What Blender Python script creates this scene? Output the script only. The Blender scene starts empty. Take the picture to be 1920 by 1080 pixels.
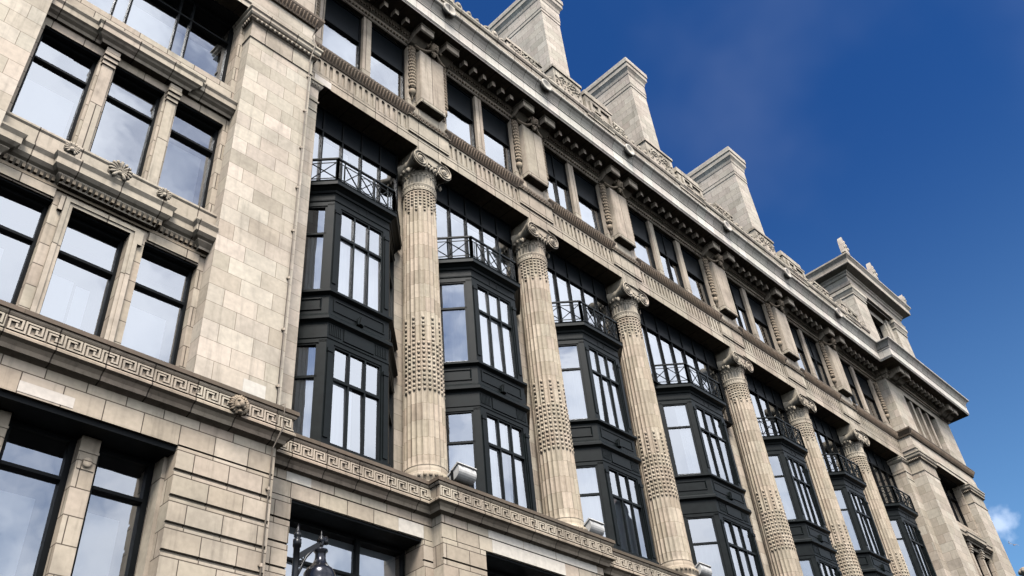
import bpy, math, random
from mathutils import Vector, Matrix
random.seed(7)
S = bpy.context.scene
C = S.collection
# ------------------------------------------------------------------ camera
R = [(0.70563125, -0.70398228, -0.08058214), (0.40033004, 0.48991229, -0.77441708), (0.58465408, 0.51419344, 0.62752268)]
cd = bpy.data.cameras.new('camera'); cam = bpy.data.objects.new('camera', cd); C.objects.link(cam)
cd.sensor_width = 36; cd.lens = 1691.504 / 1920 * 36; cd.clip_end = 2000; cd.clip_start = 0.1
cam.matrix_world = Matrix(((R[0][0], -R[1][0], -R[2][0], 0), (R[0][1], -R[1][1], -R[2][1], 0), (R[0][2], -R[1][2], -R[2][2], 0), (0, 0, 0, 1)))
S.camera = cam
S.render.resolution_x, S.render.resolution_y = 1024, 576
# ------------------------------------------------------------------ light
SUN_EL, SUN_AZ = math.radians(54), math.radians(218)      # azimuth clockwise from +Y; the sun stands behind the viewer
S.view_settings.view_transform = 'Standard'; S.view_settings.look = 'None'; S.view_settings.gamma = 1
S.view_settings.exposure = 1.43
S.cycles.diffuse_bounces = 0; S.cycles.max_bounces = 8; S.cycles.caustics_reflective = False
W = bpy.data.worlds.new('World'); S.world = W; W.use_nodes = True
nt = W.node_tree; nt.nodes.clear()
def N(t, kind, **kw):
    n = t.nodes.new(kind)
    for k, v in kw.items(): setattr(n, k, v)
    return n
out = N(nt, 'ShaderNodeOutputWorld'); bg = N(nt, 'ShaderNodeBackground')
sky = N(nt, 'ShaderNodeTexSky', sky_type='NISHITA', sun_disc=False, sun_elevation=SUN_EL, sun_rotation=SUN_AZ, altitude=0, air_density=1.0, dust_density=0.3, ozone_density=3.0)
def mathn(t, op, a, b=None, c=None, clamp=False):
    n = N(t, 'ShaderNodeMath', operation=op, use_clamp=clamp)
    for i, v in enumerate((a, b, c)):
        if v is None: continue
        if isinstance(v, (int, float)): n.inputs[i].default_value = v
        else: t.links.new(v, n.inputs[i])
    return n.outputs[0]
def ramp(t, v, lo, hi):
    n = N(t, 'ShaderNodeMapRange', interpolation_type='SMOOTHSTEP')
    t.links.new(v, n.inputs[0]); n.inputs[1].default_value = lo; n.inputs[2].default_value = hi
    return n.outputs[0]
tc = N(nt, 'ShaderNodeTexCoord')
sep = N(nt, 'ShaderNodeSeparateXYZ'); nt.links.new(tc.outputs['Generated'], sep.inputs[0])
no = N(nt, 'ShaderNodeTexNoise'); no.inputs['Scale'].default_value = 4.2; no.inputs['Detail'].default_value = 6; no.inputs['Roughness'].default_value = .55
nt.links.new(tc.outputs['Generated'], no.inputs[0])
back = ramp(nt, mathn(nt, 'MULTIPLY', sep.outputs[1], -1), 0.08, 0.42)          # cloud bank over the street side
dens = ramp(nt, no.outputs[0], 0.25, 0.56)
big = mathn(nt, 'MULTIPLY', back, dens)
# thin veil high on the right
no3 = N(nt, 'ShaderNodeTexNoise'); no3.inputs['Scale'].default_value = 3.0; no3.inputs['Detail'].default_value = 4
nt.links.new(tc.outputs['Generated'], no3.inputs[0])
veil = mathn(nt, 'MULTIPLY', ramp(nt, no3.outputs[0], .45, .85), 0.035)
# one small cumulus low beside the corner of the building
dv = N(nt, 'ShaderNodeVectorMath', operation='DISTANCE'); nt.links.new(tc.outputs['Generated'], dv.inputs[0]); dv.inputs[1].default_value = (0.9175, 0.2250, 0.328)
no2 = N(nt, 'ShaderNodeTexNoise'); no2.inputs['Scale'].default_value = 70; no2.inputs['Detail'].default_value = 4; nt.links.new(tc.outputs['Generated'], no2.inputs[0])
cd2 = mathn(nt, 'ADD', dv.outputs['Value'], mathn(nt, 'MULTIPLY', mathn(nt, 'SUBTRACT', no2.outputs[0], .5), 0.030))
puff = mathn(nt, 'MULTIPLY', mathn(nt, 'SUBTRACT', 1.0, ramp(nt, cd2, 0.000, 0.020)), .32)
mx = N(nt, 'ShaderNodeMixRGB')
cc = N(nt, 'ShaderNodeMixRGB'); cc.inputs[1].default_value = (0.52, 0.55, 0.61, 1); cc.inputs[2].default_value = (0.80, 0.84, 0.92, 1)     # grey undersides low down, white tops
nt.links.new(ramp(nt, mathn(nt, 'ADD', sep.outputs[2], mathn(nt, 'MULTIPLY', mathn(nt, 'SUBTRACT', no3.outputs[0], .5), .9)), 0.10, 0.62), cc.inputs[0]); nt.links.new(cc.outputs[0], mx.inputs[2])
sk = N(nt, 'ShaderNodeMixRGB', blend_type='MULTIPLY'); sk.inputs[0].default_value = 1; sk.inputs[2].default_value = (0.0115, 0.0285, 0.0475, 1)
nt.links.new(sky.outputs[0], sk.inputs[1])
gr = N(nt, 'ShaderNodeMixRGB', blend_type='MULTIPLY'); gr.inputs[0].default_value = 1
gv = N(nt, 'ShaderNodeMixRGB'); gv.inputs[1].default_value = (3.3, 1.85, 1.25, 1); gv.inputs[2].default_value = (.74, .82, .92, 1); nt.links.new(ramp(nt, sep.outputs[2], 0.27, 0.72), gv.inputs[0])
nt.links.new(sk.outputs[0], gr.inputs[1]); nt.links.new(gv.outputs[0], gr.inputs[2])
nt.links.new(gr.outputs[0], mx.inputs[1])
fac = mathn(nt, 'MAXIMUM', mathn(nt, 'MAXIMUM', big, puff), veil)
nt.links.new(fac, mx.inputs[0])
nt.links.new(mx.outputs[0], bg.inputs[0]); bg.inputs[1].default_value = 1.0
nt.links.new(bg.outputs[0], out.inputs[0])
sl = bpy.data.lights.new('sun', 'SUN'); sun = bpy.data.objects.new('sun', sl); C.objects.link(sun)
sl.energy = 2.2; sl.angle = math.radians(22); sl.color = (1, .955, .90)
sd = Vector((math.sin(SUN_AZ) * math.cos(SUN_EL), math.cos(SUN_AZ) * math.cos(SUN_EL), math.sin(SUN_EL)))
sun.rotation_euler = sd.to_track_quat('Z', 'Y').to_euler(); sun.location = sd * 60

# ------------------------------------------------------------------ materials
def new_mat(name):
    m = bpy.data.materials.new(name); m.use_nodes = True
    t = m.node_tree; b = t.nodes['Principled BSDF']
    return m, t, b
def stone(name, c1, c2, mortar, bw, bh, rough=.8, angular=False, dirt=.5, msize=.006, bump=.25, stain=(0.10, 0.085, 0.065), offs=.5):
    m, t, b = new_mat(name)
    ge = N(t, 'ShaderNodeNewGeometry'); sx = N(t, 'ShaderNodeSeparateXYZ'); cb = N(t, 'ShaderNodeCombineXYZ')
    if angular:
        to = N(t, 'ShaderNodeTexCoord'); t.links.new(to.outputs['Object'], sx.inputs[0])
        an = mathn(t, 'ARCTAN2', sx.outputs[1], sx.outputs[0]); u = mathn(t, 'MULTIPLY', an, 0.5)
        oi = N(t, 'ShaderNodeObjectInfo')
        zz = mathn(t, 'ADD', sx.outputs[2], mathn(t, 'MULTIPLY', mathn(t, 'FLOOR', mathn(t, 'MULTIPLY', oi.outputs['Random'], 9)), bh * 2))
        t.links.new(u, cb.inputs[0]); t.links.new(zz, cb.inputs[1])
    else:
        t.links.new(ge.outputs['Position'], sx.inputs[0])
        sn = N(t, 'ShaderNodeSeparateXYZ'); t.links.new(ge.outputs['True Normal'], sn.inputs[0])
        side = mathn(t, 'GREATER_THAN', mathn(t, 'ABSOLUTE', sn.outputs[0]), .7)
        mixu = N(t, 'ShaderNodeMix'); mixu.data_type = 'FLOAT'
        t.links.new(side, mixu.inputs[0]); t.links.new(sx.outputs[0], mixu.inputs[2]); t.links.new(sx.outputs[1], mixu.inputs[3])
        t.links.new(mixu.outputs[0], cb.inputs[0]); t.links.new(sx.outputs[2], cb.inputs[1])
    br = N(t, 'ShaderNodeTexBrick'); br.offset = offs; br.inputs['Scale'].default_value = 1
    br.inputs['Brick Width'].default_value = bw; br.inputs['Row Height'].default_value = bh; br.inputs['Mortar Size'].default_value = msize
    br.inputs['Mortar Smooth'].default_value = .15
    br.inputs['Color1'].default_value = (*c1, 1); br.inputs['Color2'].default_value = (*c2, 1); br.inputs['Mortar'].default_value = (*mortar, 1)
    t.links.new(cb.outputs[0], br.inputs[0])
    # each block its own tint
    vi = N(t, 'ShaderNodeSeparateXYZ'); t.links.new(cb.outputs[0], vi.inputs[0])
    row = mathn(t, 'FLOOR', mathn(t, 'DIVIDE', vi.outputs[1], bh))
    par = mathn(t, 'SUBTRACT', row, mathn(t, 'MULTIPLY', mathn(t, 'FLOOR', mathn(t, 'MULTIPLY', row, .5)), 2))
    colu = mathn(t, 'FLOOR', mathn(t, 'DIVIDE', mathn(t, 'ADD', vi.outputs[0], mathn(t, 'MULTIPLY', mathn(t, 'SUBTRACT', 1, par), bw * offs)), bw))
    cv = N(t, 'ShaderNodeCombineXYZ'); t.links.new(colu, cv.inputs[0]); t.links.new(row, cv.inputs[1])
    wn = N(t, 'ShaderNodeTexWhiteNoise', noise_dimensions='2D'); t.links.new(cv.outputs[0], wn.inputs[0])
    tn = N(t, 'ShaderNodeMixRGB'); t.links.new(wn.outputs['Value'], tn.inputs[0]); tn.inputs[1].default_value = (1.05, .975, .945, 1); tn.inputs[2].default_value = (1.0, .985, .935, 1)
    wv = N(t, 'ShaderNodeMapRange'); sc_ = N(t, 'ShaderNodeSeparateColor'); t.links.new(wn.outputs['Color'], sc_.inputs[0]); t.links.new(sc_.outputs[1], wv.inputs[0]); wv.inputs[3].default_value = .88; wv.inputs[4].default_value = 1.08
    tv = N(t, 'ShaderNodeMixRGB', blend_type='MULTIPLY'); tv.inputs[0].default_value = 1; t.links.new(tn.outputs[0], tv.inputs[1]); t.links.new(wv.outputs[0], tv.inputs[2])
    bt = N(t, 'ShaderNodeMixRGB', blend_type='MULTIPLY'); bt.inputs[0].default_value = 1; t.links.new(br.outputs[0], bt.inputs[1]); t.links.new(tv.outputs[0], bt.inputs[2])
    # tone drift, rain streaks and soot stains (shapes of their own)
    n1 = N(t, 'ShaderNodeTexNoise'); n1.inputs['Scale'].default_value = 1.1; n1.inputs['Detail'].default_value = 6; t.links.new(ge.outputs['Position'], n1.inputs[0])
    mp = N(t, 'ShaderNodeMapping'); mp.inputs['Scale'].default_value = (7, 7, .55); t.links.new(ge.outputs['Position'], mp.inputs[0])
    n2 = N(t, 'ShaderNodeTexNoise'); n2.inputs['Scale'].default_value = 1; n2.inputs['Detail'].default_value = 5; n2.inputs['Roughness'].default_value = .6; t.links.new(mp.outputs[0], n2.inputs[0])
    n3 = N(t, 'ShaderNodeTexNoise'); n3.inputs['Scale'].default_value = 9; n3.inputs['Detail'].default_value = 8; t.links.new(ge.outputs['Position'], n3.inputs[0])
    d = mathn(t, 'MULTIPLY', mathn(t, 'ADD', mathn(t, 'MULTIPLY', ramp(t, n1.outputs[0], .45, .75), .5), mathn(t, 'MULTIPLY', ramp(t, n2.outputs[0], .50, .78), .55)), dirt, clamp=True)
    m1 = N(t, 'ShaderNodeMixRGB'); t.links.new(d, m1.inputs[0]); t.links.new(bt.outputs[0], m1.inputs[1]); m1.inputs[2].default_value = (*stain, 1)
    m2 = N(t, 'ShaderNodeMixRGB', blend_type='MULTIPLY'); m2.inputs[0].default_value = .55; t.links.new(m1.outputs[0], m2.inputs[1])
    cr = N(t, 'ShaderNodeMapRange'); t.links.new(n3.outputs[0], cr.inputs[0]); cr.inputs[1].default_value = .25; cr.inputs[2].default_value = .75; cr.inputs[3].default_value = .72; cr.inputs[4].default_value = 1.15
    t.links.new(cr.outputs[0], m2.inputs[2])
    t.links.new(m2.outputs[0], b.inputs['Base Color']); b.inputs['Roughness'].default_value = rough
    b.inputs['Specular IOR Level'].default_value = .35
    bp = N(t, 'ShaderNodeBump'); bp.inputs['Strength'].default_value = bump; bp.inputs['Distance'].default_value = .02
    h = mathn(t, 'SUBTRACT', mathn(t, 'MULTIPLY', n3.outputs[0], .35), mathn(t, 'MULTIPLY', br.outputs['Fac'], 1.0))
    t.links.new(h, bp.inputs['Height']); t.links.new(bp.outputs[0], b.inputs['Normal'])
    return m
A1, A2 = (.61, .55, .46), (.48, .42, .335)
M = {}
M['ashlar'] = stone('pale ashlar', A1, A2, (.24, .20, .155), .74, .425, offs=.42, dirt=.6, msize=.006)
M['terracotta'] = stone('buff terracotta', (.53, .465, .375), (.44, .375, .29), (.09, .07, .052), .66, .46, dirt=.65, msize=.010)
M['plain'] = stone('buff moulded stone', (.51, .45, .365), (.44, .38, .30), (.08, .062, .047), .80, 3.7, dirt=.85, msize=.012, stain=(.085, .068, .05))
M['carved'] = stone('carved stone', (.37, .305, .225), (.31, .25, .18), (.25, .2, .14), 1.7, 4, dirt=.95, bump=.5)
M['column'] = stone('fluted terracotta', (.54, .47, .37), (.41, .345, .26), (.15, .115, .08), .262, .46, angular=True, dirt=.55, msize=.004, offs=.5)
M['white'] = stone('pale glazed cornice', (.64, .60, .535), (.57, .53, .46), (.12, .10, .08), .62, 5, dirt=.5, msize=.010)
M['slab'] = stone('replacement stone', (.69, .655, .585), (.65, .61, .545), (.6, .57, .5), 5, 5, dirt=.12)
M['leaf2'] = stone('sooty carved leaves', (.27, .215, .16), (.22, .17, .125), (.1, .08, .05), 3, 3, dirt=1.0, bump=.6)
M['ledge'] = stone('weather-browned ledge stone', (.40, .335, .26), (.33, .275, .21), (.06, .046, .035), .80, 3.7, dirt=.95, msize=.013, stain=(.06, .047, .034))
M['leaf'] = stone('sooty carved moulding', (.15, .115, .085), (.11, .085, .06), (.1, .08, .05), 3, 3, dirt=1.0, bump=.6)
M['chim'] = stone('chimney stone', (.60, .545, .465), (.49, .44, .365), (.22, .19, .15), .8, .42, dirt=.55, msize=.008)
M['parapet'] = stone('weathered parapet stone', (.54, .485, .40), (.43, .38, .305), (.12, .1, .075), .9, .5, dirt=1.1, msize=.012, bump=.6, stain=(.07, .06, .045))
M['fascia'] = stone('white glazed fascia', (.69, .66, .60), (.61, .58, .52), (.2, .17, .14), .62, 5, dirt=.42, msize=.007)
def simple(name, col, rough, spec=.5, metal=0, noise=.0, nscale=6):
    m, t, b = new_mat(name)
    b.inputs['Base Color'].default_value = (*col, 1); b.inputs['Roughness'].default_value = rough; b.inputs['Metallic'].default_value = metal; b.inputs['Specular IOR Level'].default_value = spec
    if noise:
        n = N(t, 'ShaderNodeTexNoise'); n.inputs['Scale'].default_value = nscale; n.inputs['Detail'].default_value = 6
        g = N(t, 'ShaderNodeNewGeometry'); t.links.new(g.outputs['Position'], n.inputs[0])
        r = N(t, 'ShaderNodeMixRGB', blend_type='MULTIPLY'); r.inputs[0].default_value = noise; r.inputs[1].default_value = (*col, 1)
        q = N(t, 'ShaderNodeMapRange'); t.links.new(n.outputs[0], q.inputs[0]); q.inputs[1].default_value = .3; q.inputs[2].default_value = .7; q.inputs[3].default_value = .3; q.inputs[4].default_value = 1.4
        t.links.new(q.outputs[0], r.inputs[2]); t.links.new(r.outputs[0], b.inputs['Base Color'])
        q2 = N(t, 'ShaderNodeMapRange'); t.links.new(n.outputs[0], q2.inputs[0]); q2.inputs[3].default_value = rough * .8; q2.inputs[4].default_value = min(1, rough * 1.3)
        t.links.new(q2.outputs[0], b.inputs['Roughness'])
    return m
M['iron'] = simple('charcoal painted metal', (.0045, .0068, .0068), .42, spec=.13, noise=.6)
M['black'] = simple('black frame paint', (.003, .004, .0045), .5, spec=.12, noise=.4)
M['panel'] = simple('dark glazed spandrel', (.005, .007, .009), .35, spec=.14)
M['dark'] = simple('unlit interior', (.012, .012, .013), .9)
M['lampm'] = simple('black gloss lamp paint', (.006, .006, .007), .3, spec=.3)
M['lampglass'] = simple('frosted lamp globe', (.5, .5, .52), .2)
M['hood'] = simple('polished dark lantern hood', (.03, .03, .036), .2, metal=.7)
M['flood'] = simple('weathered white floodlight casing', (.54, .52, .485), .4, noise=.35)
M['floodglass'] = simple('floodlight glass', (.30, .31, .32), .08)
M['pipe'] = simple('brown painted pipe', (.26, .21, .16), .6, noise=.4)
M['asphalt'] = simple('asphalt', (.05, .05, .052), .9, noise=.4)
M['paving'] = simple('paving', (.10, .098, .092), .9, noise=.4)
M['roof'] = simple('slate', (.06, .065, .07), .7, noise=.4)
M['bird'] = simple('feathers', (.22, .17, .15), .8, noise=.3)
M['birdw'] = simple('pale feathers', (.62, .6, .6), .8)
def glass_mat(name, refl, tint):
    m, t, b = new_mat(name); t.nodes.remove(b); o = t.nodes['Material Output']
    tr = N(t, 'ShaderNodeBsdfTransparent'); tr.inputs[0].default_value = (*tint, 1)
    gl = N(t, 'ShaderNodeBsdfGlossy'); gl.inputs[0].default_value = (.9, .92, .95, 1); gl.inputs['Roughness'].default_value = .015
    fr = N(t, 'ShaderNodeFresnel'); fr.inputs[0].default_value = 1.5
    f = mathn(t, 'ADD', mathn(t, 'MULTIPLY', fr.outputs[0], 1 - refl), refl, clamp=True)
    nz = N(t, 'ShaderNodeTexNoise'); nz.inputs['Scale'].default_value = 1.3; g = N(t, 'ShaderNodeNewGeometry'); t.links.new(g.outputs['Position'], nz.inputs[0])
    bp = N(t, 'ShaderNodeBump'); bp.inputs['Strength'].default_value = .06; bp.inputs['Distance'].default_value = .05; t.links.new(nz.outputs[0], bp.inputs['Height']); t.links.new(bp.outputs[0], gl.inputs['Normal'])
    mxs = N(t, 'ShaderNodeMixShader'); t.links.new(f, mxs.inputs[0]); t.links.new(tr.outputs[0], mxs.inputs[1]); t.links.new(gl.outputs[0], mxs.inputs[2])
    t.links.new(mxs.outputs[0], o.inputs[0])
    return m
M['glass'] = glass_mat('window glass', .33, (.75, .78, .8))
def curtain_mat():
    m, t, b = new_mat('white net curtain')
    g = N(t, 'ShaderNodeNewGeometry'); mp = N(t, 'ShaderNodeMapping'); mp.inputs['Scale'].default_value = (9, 9, .15); t.links.new(g.outputs['Position'], mp.inputs[0])
    n = N(t, 'ShaderNodeTexNoise'); n.inputs['Scale'].default_value = 1; n.inputs['Detail'].default_value = 3; t.links.new(mp.outputs[0], n.inputs[0])
    r = N(t, 'ShaderNodeMapRange'); t.links.new(n.outputs[0], r.inputs[0]); r.inputs[1].default_value = .3; r.inputs[2].default_value = .7; r.inputs[3].default_value = .62; r.inputs[4].default_value = .82
    cb = N(t, 'ShaderNodeCombineColor'); [t.links.new(r.outputs[0], cb.inputs[i]) for i in range(3)]
    t.links.new(cb.outputs[0], b.inputs['Base Color']); b.inputs['Roughness'].default_value = .9
    return m
M['curtain'] = curtain_mat()
M['blind'] = simple('pale roller blind', (.62, .63, .64), .8, noise=.12, nscale=.8)

# ------------------------------------------------------------------ mesh helpers
class MB:
    def __init__(s): s.v = []; s.f = []; s.sm = []
    def add(s, vs, fs, smooth=False):
        o = len(s.v); s.v.extend([tuple(p) for p in vs])
        for f in fs: s.f.append(tuple(i + o for i in f)); s.sm.append(smooth)
    def box(s, x0, x1, y0, y1, z0, z1, rot=None, piv=None):
        vs = [(x0, y0, z0), (x1, y0, z0), (x1, y1, z0), (x0, y1, z0), (x0, y0, z1), (x1, y0, z1), (x1, y1, z1), (x0, y1, z1)]
        if rot is not None: vs = [piv + rot @ (Vector(p) - piv) for p in vs]
        s.add(vs, [(0, 3, 2, 1), (4, 5, 6, 7), (0, 1, 5, 4), (1, 2, 6, 5), (2, 3, 7, 6), (3, 0, 4, 7)])
    def bar(s, a, b, w, d=None, up=(0, 0, 1)):
        a = Vector(a); b = Vector(b); d = d or w; t = (b - a)
        if t.length < 1e-6: return
        t.normalize(); u = Vector(up)
        if abs(t.dot(u)) > .95: u = Vector((0, 1, 0))
        r = t.cross(u).normalized(); u = r.cross(t)
        vs = []
        for p in (a, b):
            for sx, sz in ((-1, -1), (1, -1), (1, 1), (-1, 1)): vs.append(p + r * sx * w / 2 + u * sz * d / 2)
        s.add(vs, [(0, 1, 5, 4), (1, 2, 6, 5), (2, 3, 7, 6), (3, 0, 4, 7), (0, 3, 2, 1), (4, 5, 6, 7)])
    def tube(s, pts, r, n=8, closed=False):
        pts = [Vector(p) for p in pts]; m = len(pts); vs = []; fs = []
        for i, p in enumerate(pts):
            a = pts[i - 1] if i > 0 else (pts[-1] if closed else p); b = pts[(i + 1) % m] if (i < m - 1 or closed) else p
            t = (b - a).normalized(); u = Vector((0, 0, 1))
            if abs(t.dot(u)) > .9: u = Vector((0, 1, 0))
            x = t.cross(u).normalized(); y = x.cross(t); rr = r[i] if isinstance(r, (list, tuple)) else r
            for k in range(n):
                q = 2 * math.pi * k / n; vs.append(p + x * math.cos(q) * rr + y * math.sin(q) * rr)
        for i in range(m if closed else m - 1):
            for k in range(n):
                j = (i + 1) % m; fs.append((i * n + k, i * n + (k + 1) % n, j * n + (k + 1) % n, j * n + k))
        if not closed: fs += [tuple(range(n)), tuple(range((m - 1) * n, m * n))]
        s.add(vs, fs, True)
    def lathe(s, prof, c=(0, 0, 0), n=24, axis='z', smooth=True, a0=0, a1=2 * math.pi):
        full = abs(a1 - a0 - 2 * math.pi) < 1e-6; vs = []; fs = []; k = n if full else n + 1
        for r, h in prof:
            for i in range(k):
                q = a0 + (a1 - a0) * i / n; x, y = r * math.cos(q), r * math.sin(q)
                p = (x, y, h) if axis == 'z' else ((x, h, y) if axis == 'y' else (h, x, y))
                vs.append((c[0] + p[0], c[1] + p[1], c[2] + p[2]))
        for j in range(len(prof) - 1):
            for i in range(n):
                i2 = (i + 1) % k; fs.append((j * k + i, j * k + i2, (j + 1) * k + i2, (j + 1) * k + i))
        if full: fs += [tuple(range(k)), tuple(range((len(prof) - 1) * k, len(prof) * k))]
        s.add(vs, fs, smooth)
    def ball(s, c, r, n=8, m=6):
        rx, ry, rz = r if isinstance(r, (tuple, list)) else (r, r, r); vs = []; fs = []
        for j in range(m + 1):
            t = math.pi * j / m
            for i in range(n):
                q = 2 * math.pi * i / n; vs.append((c[0] + rx * math.sin(t) * math.cos(q), c[1] + ry * math.sin(t) * math.sin(q), c[2] + rz * math.cos(t)))
        for j in range(m):
            for i in range(n): fs.append((j * n + i, j * n + (i + 1) % n, (j + 1) * n + (i + 1) % n, (j + 1) * n + i))
        s.add(vs, fs, True)
    def mould(s, path, prof, caps=True):
        """profile (out, z) swept along a plan path, mitred; out is to the right of travel"""
        P = [Vector((p[0], p[1])) for p in path]; n = len(P); k = len(prof); vs = []
        nr = []
        for i in range(n - 1):
            d = (P[i + 1] - P[i]).normalized(); nr.append(Vector((d.y, -d.x)))
        for i in range(n):
            if i == 0: mv = nr[0]
            elif i == n - 1: mv = nr[-1]
            else:
                b = nr[i - 1] + nr[i]; mv = b / (1 + nr[i - 1].dot(nr[i]))
            for o, z in prof: q = P[i] + mv * o; vs.append((q.x, q.y, z))
        fs = []
        for i in range(n - 1):
            for j in range(k - 1): fs.append((i * k + j, i * k + j + 1, (i + 1) * k + j + 1, (i + 1) * k + j))
        if caps: fs += [tuple(range(k)), tuple(range((n - 1) * k, n * k))]
        s.add(vs, fs)
    def wall(s, x0, x1, z0, z1, y, depth, holes):
        xs = sorted({x0, x1, *[h[0] for h in holes], *[h[1] for h in holes]}); zs = sorted({z0, z1, *[h[2] for h in holes], *[h[3] for h in holes]})
        xs = [x for x in xs if x0 <= x <= x1]; zs = [z for z in zs if z0 <= z <= z1]
        inh = lambda x, z: any(h[0] < x < h[1] and h[2] < z < h[3] for h in holes)
        for i in range(len(xs) - 1):
            for j in range(len(zs) - 1):
                if not inh((xs[i] + xs[i + 1]) / 2, (zs[j] + zs[j + 1]) / 2):
                    s.add([(xs[i], y, zs[j]), (xs[i + 1], y, zs[j]), (xs[i + 1], y, zs[j + 1]), (xs[i], y, zs[j + 1])], [(0, 1, 2, 3)])
        for a, b, c, d in holes:
            c2 = max(c, z0); d2 = min(d, z1)
            s.add([(a, y, c2), (b, y, c2), (b, y, d2), (a, y, d2), (a, y + depth, c2), (b, y + depth, c2), (b, y + depth, d2), (a, y + depth, d2)], [(0, 4, 5, 1), (1, 5, 6, 2), (2, 6, 7, 3), (3, 7, 4, 0)])
    def prism(s, poly, x0, x1):
        """(y,z) outline extruded along x"""
        n = len(poly); vs = [(x0, p[0], p[1]) for p in poly] + [(x1, p[0], p[1]) for p in poly]
        s.add(vs, [(i, (i + 1) % n, n + (i + 1) % n, n + i) for i in range(n)] + [tuple(range(n)), tuple(range(n, 2 * n))])
    def plate(s, poly, y0, y1):
        """(x,z) outline extruded along y"""
        n = len(poly); vs = [(p[0], y0, p[1]) for p in poly] + [(p[0], y1, p[1]) for p in poly]
        s.add(vs, [(i, (i + 1) % n, n + (i + 1) % n, n + i) for i in range(n)] + [tuple(range(n)), tuple(range(n, 2 * n))])
    def mesh(s, name, m):
        me = bpy.data.meshes.new(name); me.from_pydata(s.v, [], s.f)
        me.polygons.foreach_set('use_smooth', s.sm); me.materials.append(M[m] if isinstance(m, str) else m); me.update()
        return me
    def build(s, name, m, parent=None):
        o = bpy.data.objects.new(name, s.mesh(name, m)); C.objects.link(o)
        if parent is not None: o.parent = parent
        return o
def tag(o, label=None, cat=None, group=None, kind=None):
    for k, v in (('label', label), ('category', cat), ('group', group), ('kind', kind)):
        if v: o[k] = v
    return o
def empty(name, loc, parent=None):
    o = bpy.data.objects.new(name, None); o.location = loc; o.empty_display_size = .5; C.objects.link(o)
    if parent is not None: o.parent = parent
    return o
def copy_tree(o, parent, loc):
    c = o.copy(); C.objects.link(c); c.parent = parent; c.location = loc
    for ch in o.children:
        d = ch.copy(); C.objects.link(d); d.parent = c
    return c

# ------------------------------------------------------------------ setting: street
G = -1.6
mb = MB(); mb.box(-600, 600, -600, 600, G - 1, G - .12); tag(mb.build('ground', 'asphalt'), kind='structure')
mb = MB(); mb.box(-60, 90, 10.4, 13.2, G - .2, G); mb.box(-60, 90, -9, -5.5, G - .2, G); tag(mb.build('pavement', 'paving'), kind='structure')
mb = MB(); mb.box(-60, 90, 10.1, 10.39, G - .2, G - .005); tag(mb.build('kerb', 'paving'), kind='structure')

# gabled houses across the street: they stand behind the viewer and only show as dark reflections
M['brick'] = stone('dark red brick', (.085, .045, .035), (.06, .035, .03), (.09, .08, .07), .22, .075)
oh = empty('gabled_house', (58, -7, G)); tag(oh, 'dark brick gabled house row across the street, mirrored in the lower bay windows', 'house')
def opart(mb, name, m):
    o = mb.build(name, m, oh); o.matrix_parent_inverse = Matrix.Translation(-Vector((58, -7, G))); return o
m = MB(); m.box(40, 78, -20, -7, G, 20.5)
for a, b in ((40, 52.5), (52.6, 65), (65.1, 78)): m.plate([(a, 20.5), (b, 20.5), ((a + b) / 2 + .4, 26.5), ((a + b) / 2 - .4, 26.5)], -8.0, -7.0)
opart(m, 'wall', 'brick')
m = MB()
for a, b in ((40, 52.5), (52.6, 65), (65.1, 78)): m.plate([(a + .3, 20.51), (b - .3, 20.51), ((a + b) / 2, 26.0)], -20, -8.01)
opart(m, 'roof', 'roof')
for i in range(9):
    for j in range(5):
        m = MB(); x = 42.0 + i * 4.1; z = 1.5 + j * 3.9; m.box(x, x + 1.5, -7.02, -6.97, z, z + 2.3); opart(m, 'window', 'blind' if (i * 5 + j * 3) % 4 == 0 else 'panel')

# ------------------------------------------------------------------ the building
B = empty('department_store', (26, 13, G))
tag(B, 'long grand pale stone store front with giant fluted columns, black bay windows and three chimneys', 'building')
BL = Vector((26, 13, G))
_b = MB.build
def part(mb, name, m, parent=None):
    """part in world coordinates under the building"""
    o = mb.build(name, m)
    o.parent = B if parent is None else parent
    o.matrix_parent_inverse = Matrix.Translation(-BL)
    return o
def sub(mb, name, m, parent):
    o = mb.build(name, m, parent)
    return o
COL = [12.42, 17.16, 21.98, 28.83, 33.85, 38.76]
X0, XA, XB, X1 = -0.05, 7.80, 44.05, 51.95          # pavilion | colonnade | pavilion
YP, YS, YW = 13.0, 13.66, 14.58
ZL, ZS, ZC = 9.17, 20.26, 25.28                     # ledge, soffit, corona

# core mass and roof behind the facade
mb = MB(); mb.box(X0 + .02, X1 - .02, 15.3, 32, G, 26.0); part(mb, 'core', 'ashlar')
mb = MB(); mb.box(X0 + .03, X1 - .03, 13.75, 31.9, 26.01, 26.3); mb.prism([(15.8, 26.3), (19, 31.5), (27, 31.5), (31.5, 26.3)], .5, X1 - .6); part(mb, 'roof', 'roof')

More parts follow.
